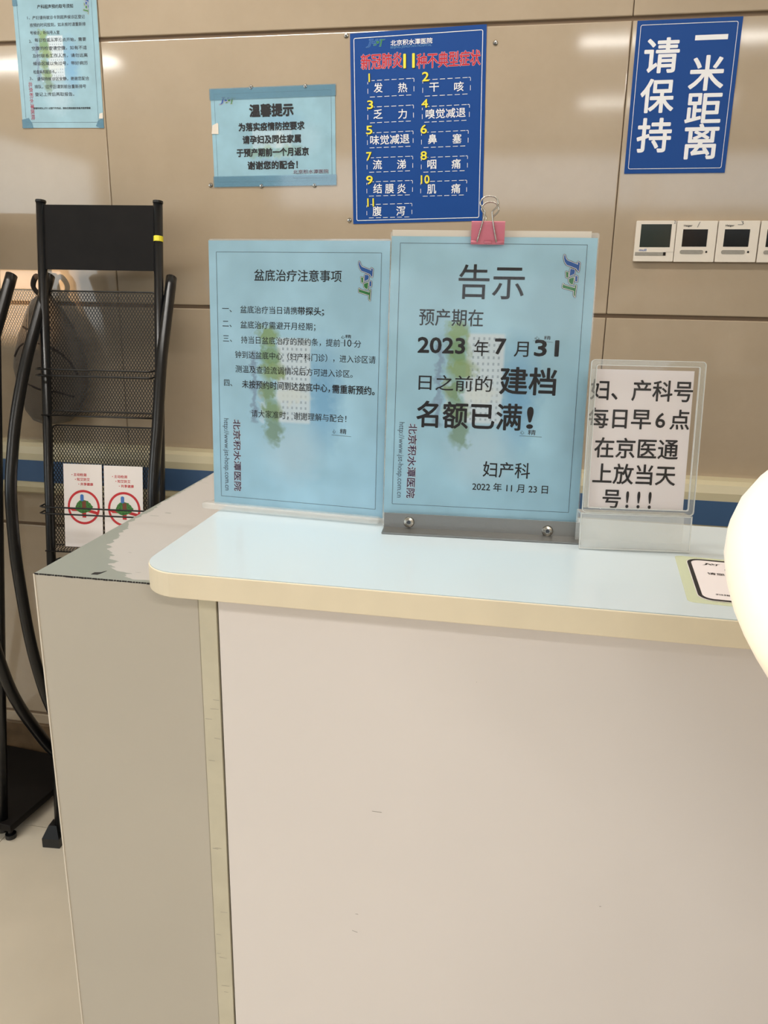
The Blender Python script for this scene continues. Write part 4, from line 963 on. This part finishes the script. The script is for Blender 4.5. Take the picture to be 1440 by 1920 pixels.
# cloth bag hanging behind the rack
def bag():
    y0 = 1.884
    outl = [(-1.235, 1.391), (-1.262, 1.374), (-1.283, 1.335), (-1.305, 1.290), (-1.325, 1.235), (-1.330, 1.205), (-1.323, 1.146), (-1.308, 1.095), (-1.288, 1.069), (-1.259, 1.060), (-1.215, 1.063), (-1.181, 1.072), (-1.150, 1.096), (-1.128, 1.140), (-1.118, 1.184), (-1.122, 1.245), (-1.144, 1.303), (-1.172, 1.352), (-1.198, 1.385), (-1.215, 1.398)]
    cx, cz = -1.222, 1.200
    r = thing('cloth_bag', 'grey-brown cloth bag hanging on the wall side of the brochure rack', 'bag', Matrix.Translation((cx, y0, 1.40)))
    P2 = [(a-cx, b-1.40) for a, b in outl]; c2 = (0, cz-1.40)
    pts = []
    n = len(P2)
    for i in range(n):
        for j in range(3):
            t = j/3; a, b = P2[i], P2[(i+1) % n]; pts.append((a[0]*(1-t)+b[0]*t, a[1]*(1-t)+b[1]*t))
    N = len(pts); bm = bm_new(); K = 10; rows = {}
    def dep(x, z, t, sgn):
        nn = noise.noise(Vector((x*13, z*9, 3.1*sgn)))*0.010 + noise.noise(Vector((x*30+z*18, z*8, 1.7)))*0.005
        return sgn*(0.030*math.sqrt(max(0, 1-t*t)) + nn*(1-t**4))
    for sgn in (-1, 1):
        R = []
        for j in range(1, K+1):
            t = j/K; row = []
            for i, p in enumerate(pts):
                if j == K and sgn == 1: row.append(rows['edge'][i]); continue
                x, z = c2[0]+(p[0]-c2[0])*t, c2[1]+(p[1]-c2[1])*t
                row.append(bm.verts.new((x, dep(x, z, t, sgn), z)))
            R.append(row)
        if sgn == -1: rows['edge'] = R[-1]
        ctr = bm.verts.new((c2[0], dep(c2[0], c2[1], 0, sgn), c2[1]))
        for i in range(N): bm.faces.new((ctr, R[0][i], R[0][(i+1) % N]))
        for j in range(K-1):
            for i in range(N): bm.faces.new((R[j][i], R[j][(i+1) % N], R[j+1][(i+1) % N], R[j+1][i]))
    obj('bag_body', bm, M_BAG, r, smooth=True)
    def srf(x, z):
        dx, dz = x-c2[0], z-c2[1]; an = math.atan2(dz, dx); R = max(1e-6, math.hypot(dx, dz))
        best = min(pts, key=lambda p: abs((math.atan2(p[1]-c2[1], p[0]-c2[0])-an+math.pi) % (2*math.pi)-math.pi))
        t = min(0.999, R/math.hypot(best[0]-c2[0], best[1]-c2[1]))
        return dep(x, z, t, -1)+0.0015
    for path in ([(-.107, -.165), (-.085, -.140), (-.050, -.128), (0, -.132), (.050, -.150), (.085, -.178), (.100, -.205)], [(-.070, -.090), (-.03, -.098), (.02, -.095), (.075, -.085)], [(-.085, -.225), (-.03, -.245), (.03, -.25), (.08, -.262)]):
        bm = bm_new(); tube(bm, smooth_path([(a*.84, srf(a*.84, b), b) for a, b in path], 5), 0.0035, 8); obj('seam', bm, M_BAGD, r, smooth=True)
    bm = bm_new(); tube(bm, smooth_path([(-.010, -.004, -.012), (-.020, -.012, .010), (0.0, -.022, .034), (.020, -.014, .012), (.016, -.004, -.010)], 6), 0.003, 8, rx=0.007); obj('strap', bm, M_BAGD, r, smooth=True)
bag()

# ------------------------------------------------------------------ person at the right (only a white coat sleeve is in frame)
def skin(name, verts, edges, m, parent=None, sub=2, root=0):
    me = bpy.data.meshes.new(name); me.from_pydata([v[:3] for v in verts], edges, []); me.materials.append(m)
    o = bpy.data.objects.new(name, me); C.objects.link(o)
    md = o.modifiers.new('skin', 'SKIN'); md.use_smooth_shade = True
    for i, v in enumerate(verts):
        d = me.skin_vertices[0].data[i]; d.radius = (v[3], v[4] if len(v) > 4 else v[3]); d.use_root = (i == root)
    s = o.modifiers.new('sub', 'SUBSURF'); s.levels = sub; s.render_levels = sub
    if parent: o.parent = parent
    return o
def person():
    px, py = 0.525, 0.36
    r = thing('person', 'person in a white coat at the right, only the sleeve visible', 'person', Matrix.Translation((px, py, 0)))
    V = [(0, 0, .93, .13, .10), (0, 0, 1.10, .12, .09), (0, .0, 1.30, .14, .10), (0, 0, 1.42, .055, .055), (0, .005, 1.50, .040, .042), (0, .015, 1.56, .070, .075), (0, .02, 1.64, .082, .092), (0, .02, 1.71, .065, .075),
         (-.15, .015, 1.375, .050), (-.325, .138, 1.280, .038), (-.205, .132, 1.095, .028), (.15, 0, 1.385, .055), (.235, .035, 1.20, .040), (.185, .10, 1.08, .028),
         (-.09, 0, .86, .085), (-.10, .01, .48, .056), (-.10, 0, .10, .040), (-.10, .10, .04, .034), (.09, 0, .86, .085), (.10, .01, .48, .056), (.10, 0, .10, .040), (.10, .10, .04, .034)]
    E = [(0, 1), (1, 2), (2, 3), (3, 4), (4, 5), (5, 6), (6, 7), (3, 8), (8, 9), (9, 10), (3, 11), (11, 12), (12, 13), (0, 14), (14, 15), (15, 16), (16, 17), (0, 18), (18, 19), (19, 20), (20, 21)]
    skin('body', V, E, M_SKIN, r)
    # face details
    for s in (-1, 1):
        bm = bm_new(); bmesh.ops.create_uvsphere(bm, u_segments=12, v_segments=8, radius=0.010); bmesh.ops.translate(bm, verts=bm.verts, vec=(s*.029, .084, 1.640)); obj('eye', bm, M_W, r, smooth=True)
        bm = bm_new(); bmesh.ops.create_uvsphere(bm, u_segments=10, v_segments=8, radius=0.02); bmesh.ops.scale(bm, verts=bm.verts, vec=(.4, .7, 1.4)); bmesh.ops.translate(bm, verts=bm.verts, vec=(s*.083, .015, 1.63)); obj('ear', bm, M_SKIN, r, smooth=True)
    bm = bm_new(); bmesh.ops.create_uvsphere(bm, u_segments=12, v_segments=8, radius=0.014); bmesh.ops.scale(bm, verts=bm.verts, vec=(.8, 1.0, 1.6)); bmesh.ops.translate(bm, verts=bm.verts, vec=(0, .102, 1.612)); obj('nose', bm, M_SKIN, r, smooth=True)
    bm = bm_new(); bmesh.ops.create_uvsphere(bm, u_segments=12, v_segments=8, radius=0.018); bmesh.ops.scale(bm, verts=bm.verts, vec=(1.2, .4, .3)); bmesh.ops.translate(bm, verts=bm.verts, vec=(0, .084, 1.580)); obj('mouth', bm, mat('lips', (176, 96, 90), .5), r, smooth=True)
    skin('hair', [(0, -.02, 1.60, .085, .07), (0, -.012, 1.68, .094, .095), (0, .005, 1.745, .070, .085)], [(0, 1), (1, 2)], M_HAIR, r)
    # coat: puffy, left arm bent with the hand in the pocket
    x = -px; y = -py
    CV = [(0, 0, .72, .19, .14), (0, 0, .95, .185, .14), (0, 0, 1.15, .17, .13), (0, 0, 1.32, .17, .12), (0, 0, 1.43, .085, .085),
          (-.165, .03, 1.375, .085), (x+.310, y+.480, 1.338, .075), (x+.160, y+.500, 1.284, .091), (x+.235, y+.502, 1.203, .080), (x+.325, y+.49, 1.09, .062),
          (.18, 0, 1.375, .080), (.26, .04, 1.20, .07), (.20, .11, 1.07, .058), (0, 0, .50, .215, .16), (-.125, .10, 1.00, .055), (.12, .11, .99, .055)]
    CE = [(0, 1), (1, 2), (2, 3), (3, 4), (3, 5), (5, 6), (6, 7), (7, 8), (8, 9), (3, 10), (10, 11), (11, 12), (0, 13), (9, 14), (12, 15)]
    skin('coat', CV, CE, M_COAT, r, sub=3, root=1)
    skin('trousers', [(0, 0, .86, .10, .09), (-.085, 0, .74, .085), (-.10, .01, .48, .070), (-.10, 0, .12, .058), (.085, 0, .74, .085), (.10, .01, .48, .070), (.10, 0, .12, .058)], [(0, 1), (1, 2), (2, 3), (0, 4), (4, 5), (5, 6)], M_TROUS, r)
    for s in (-1, 1):
        bm = bm_new(); prism(bm, [(s*.10+.045*math.cos(a), .055+.13*math.sin(a)) for a in [2*math.pi*k/20 for k in range(20)]], 0, .07); obj('shoe', bm, M_SHOE, r, bevel=.015)
person()
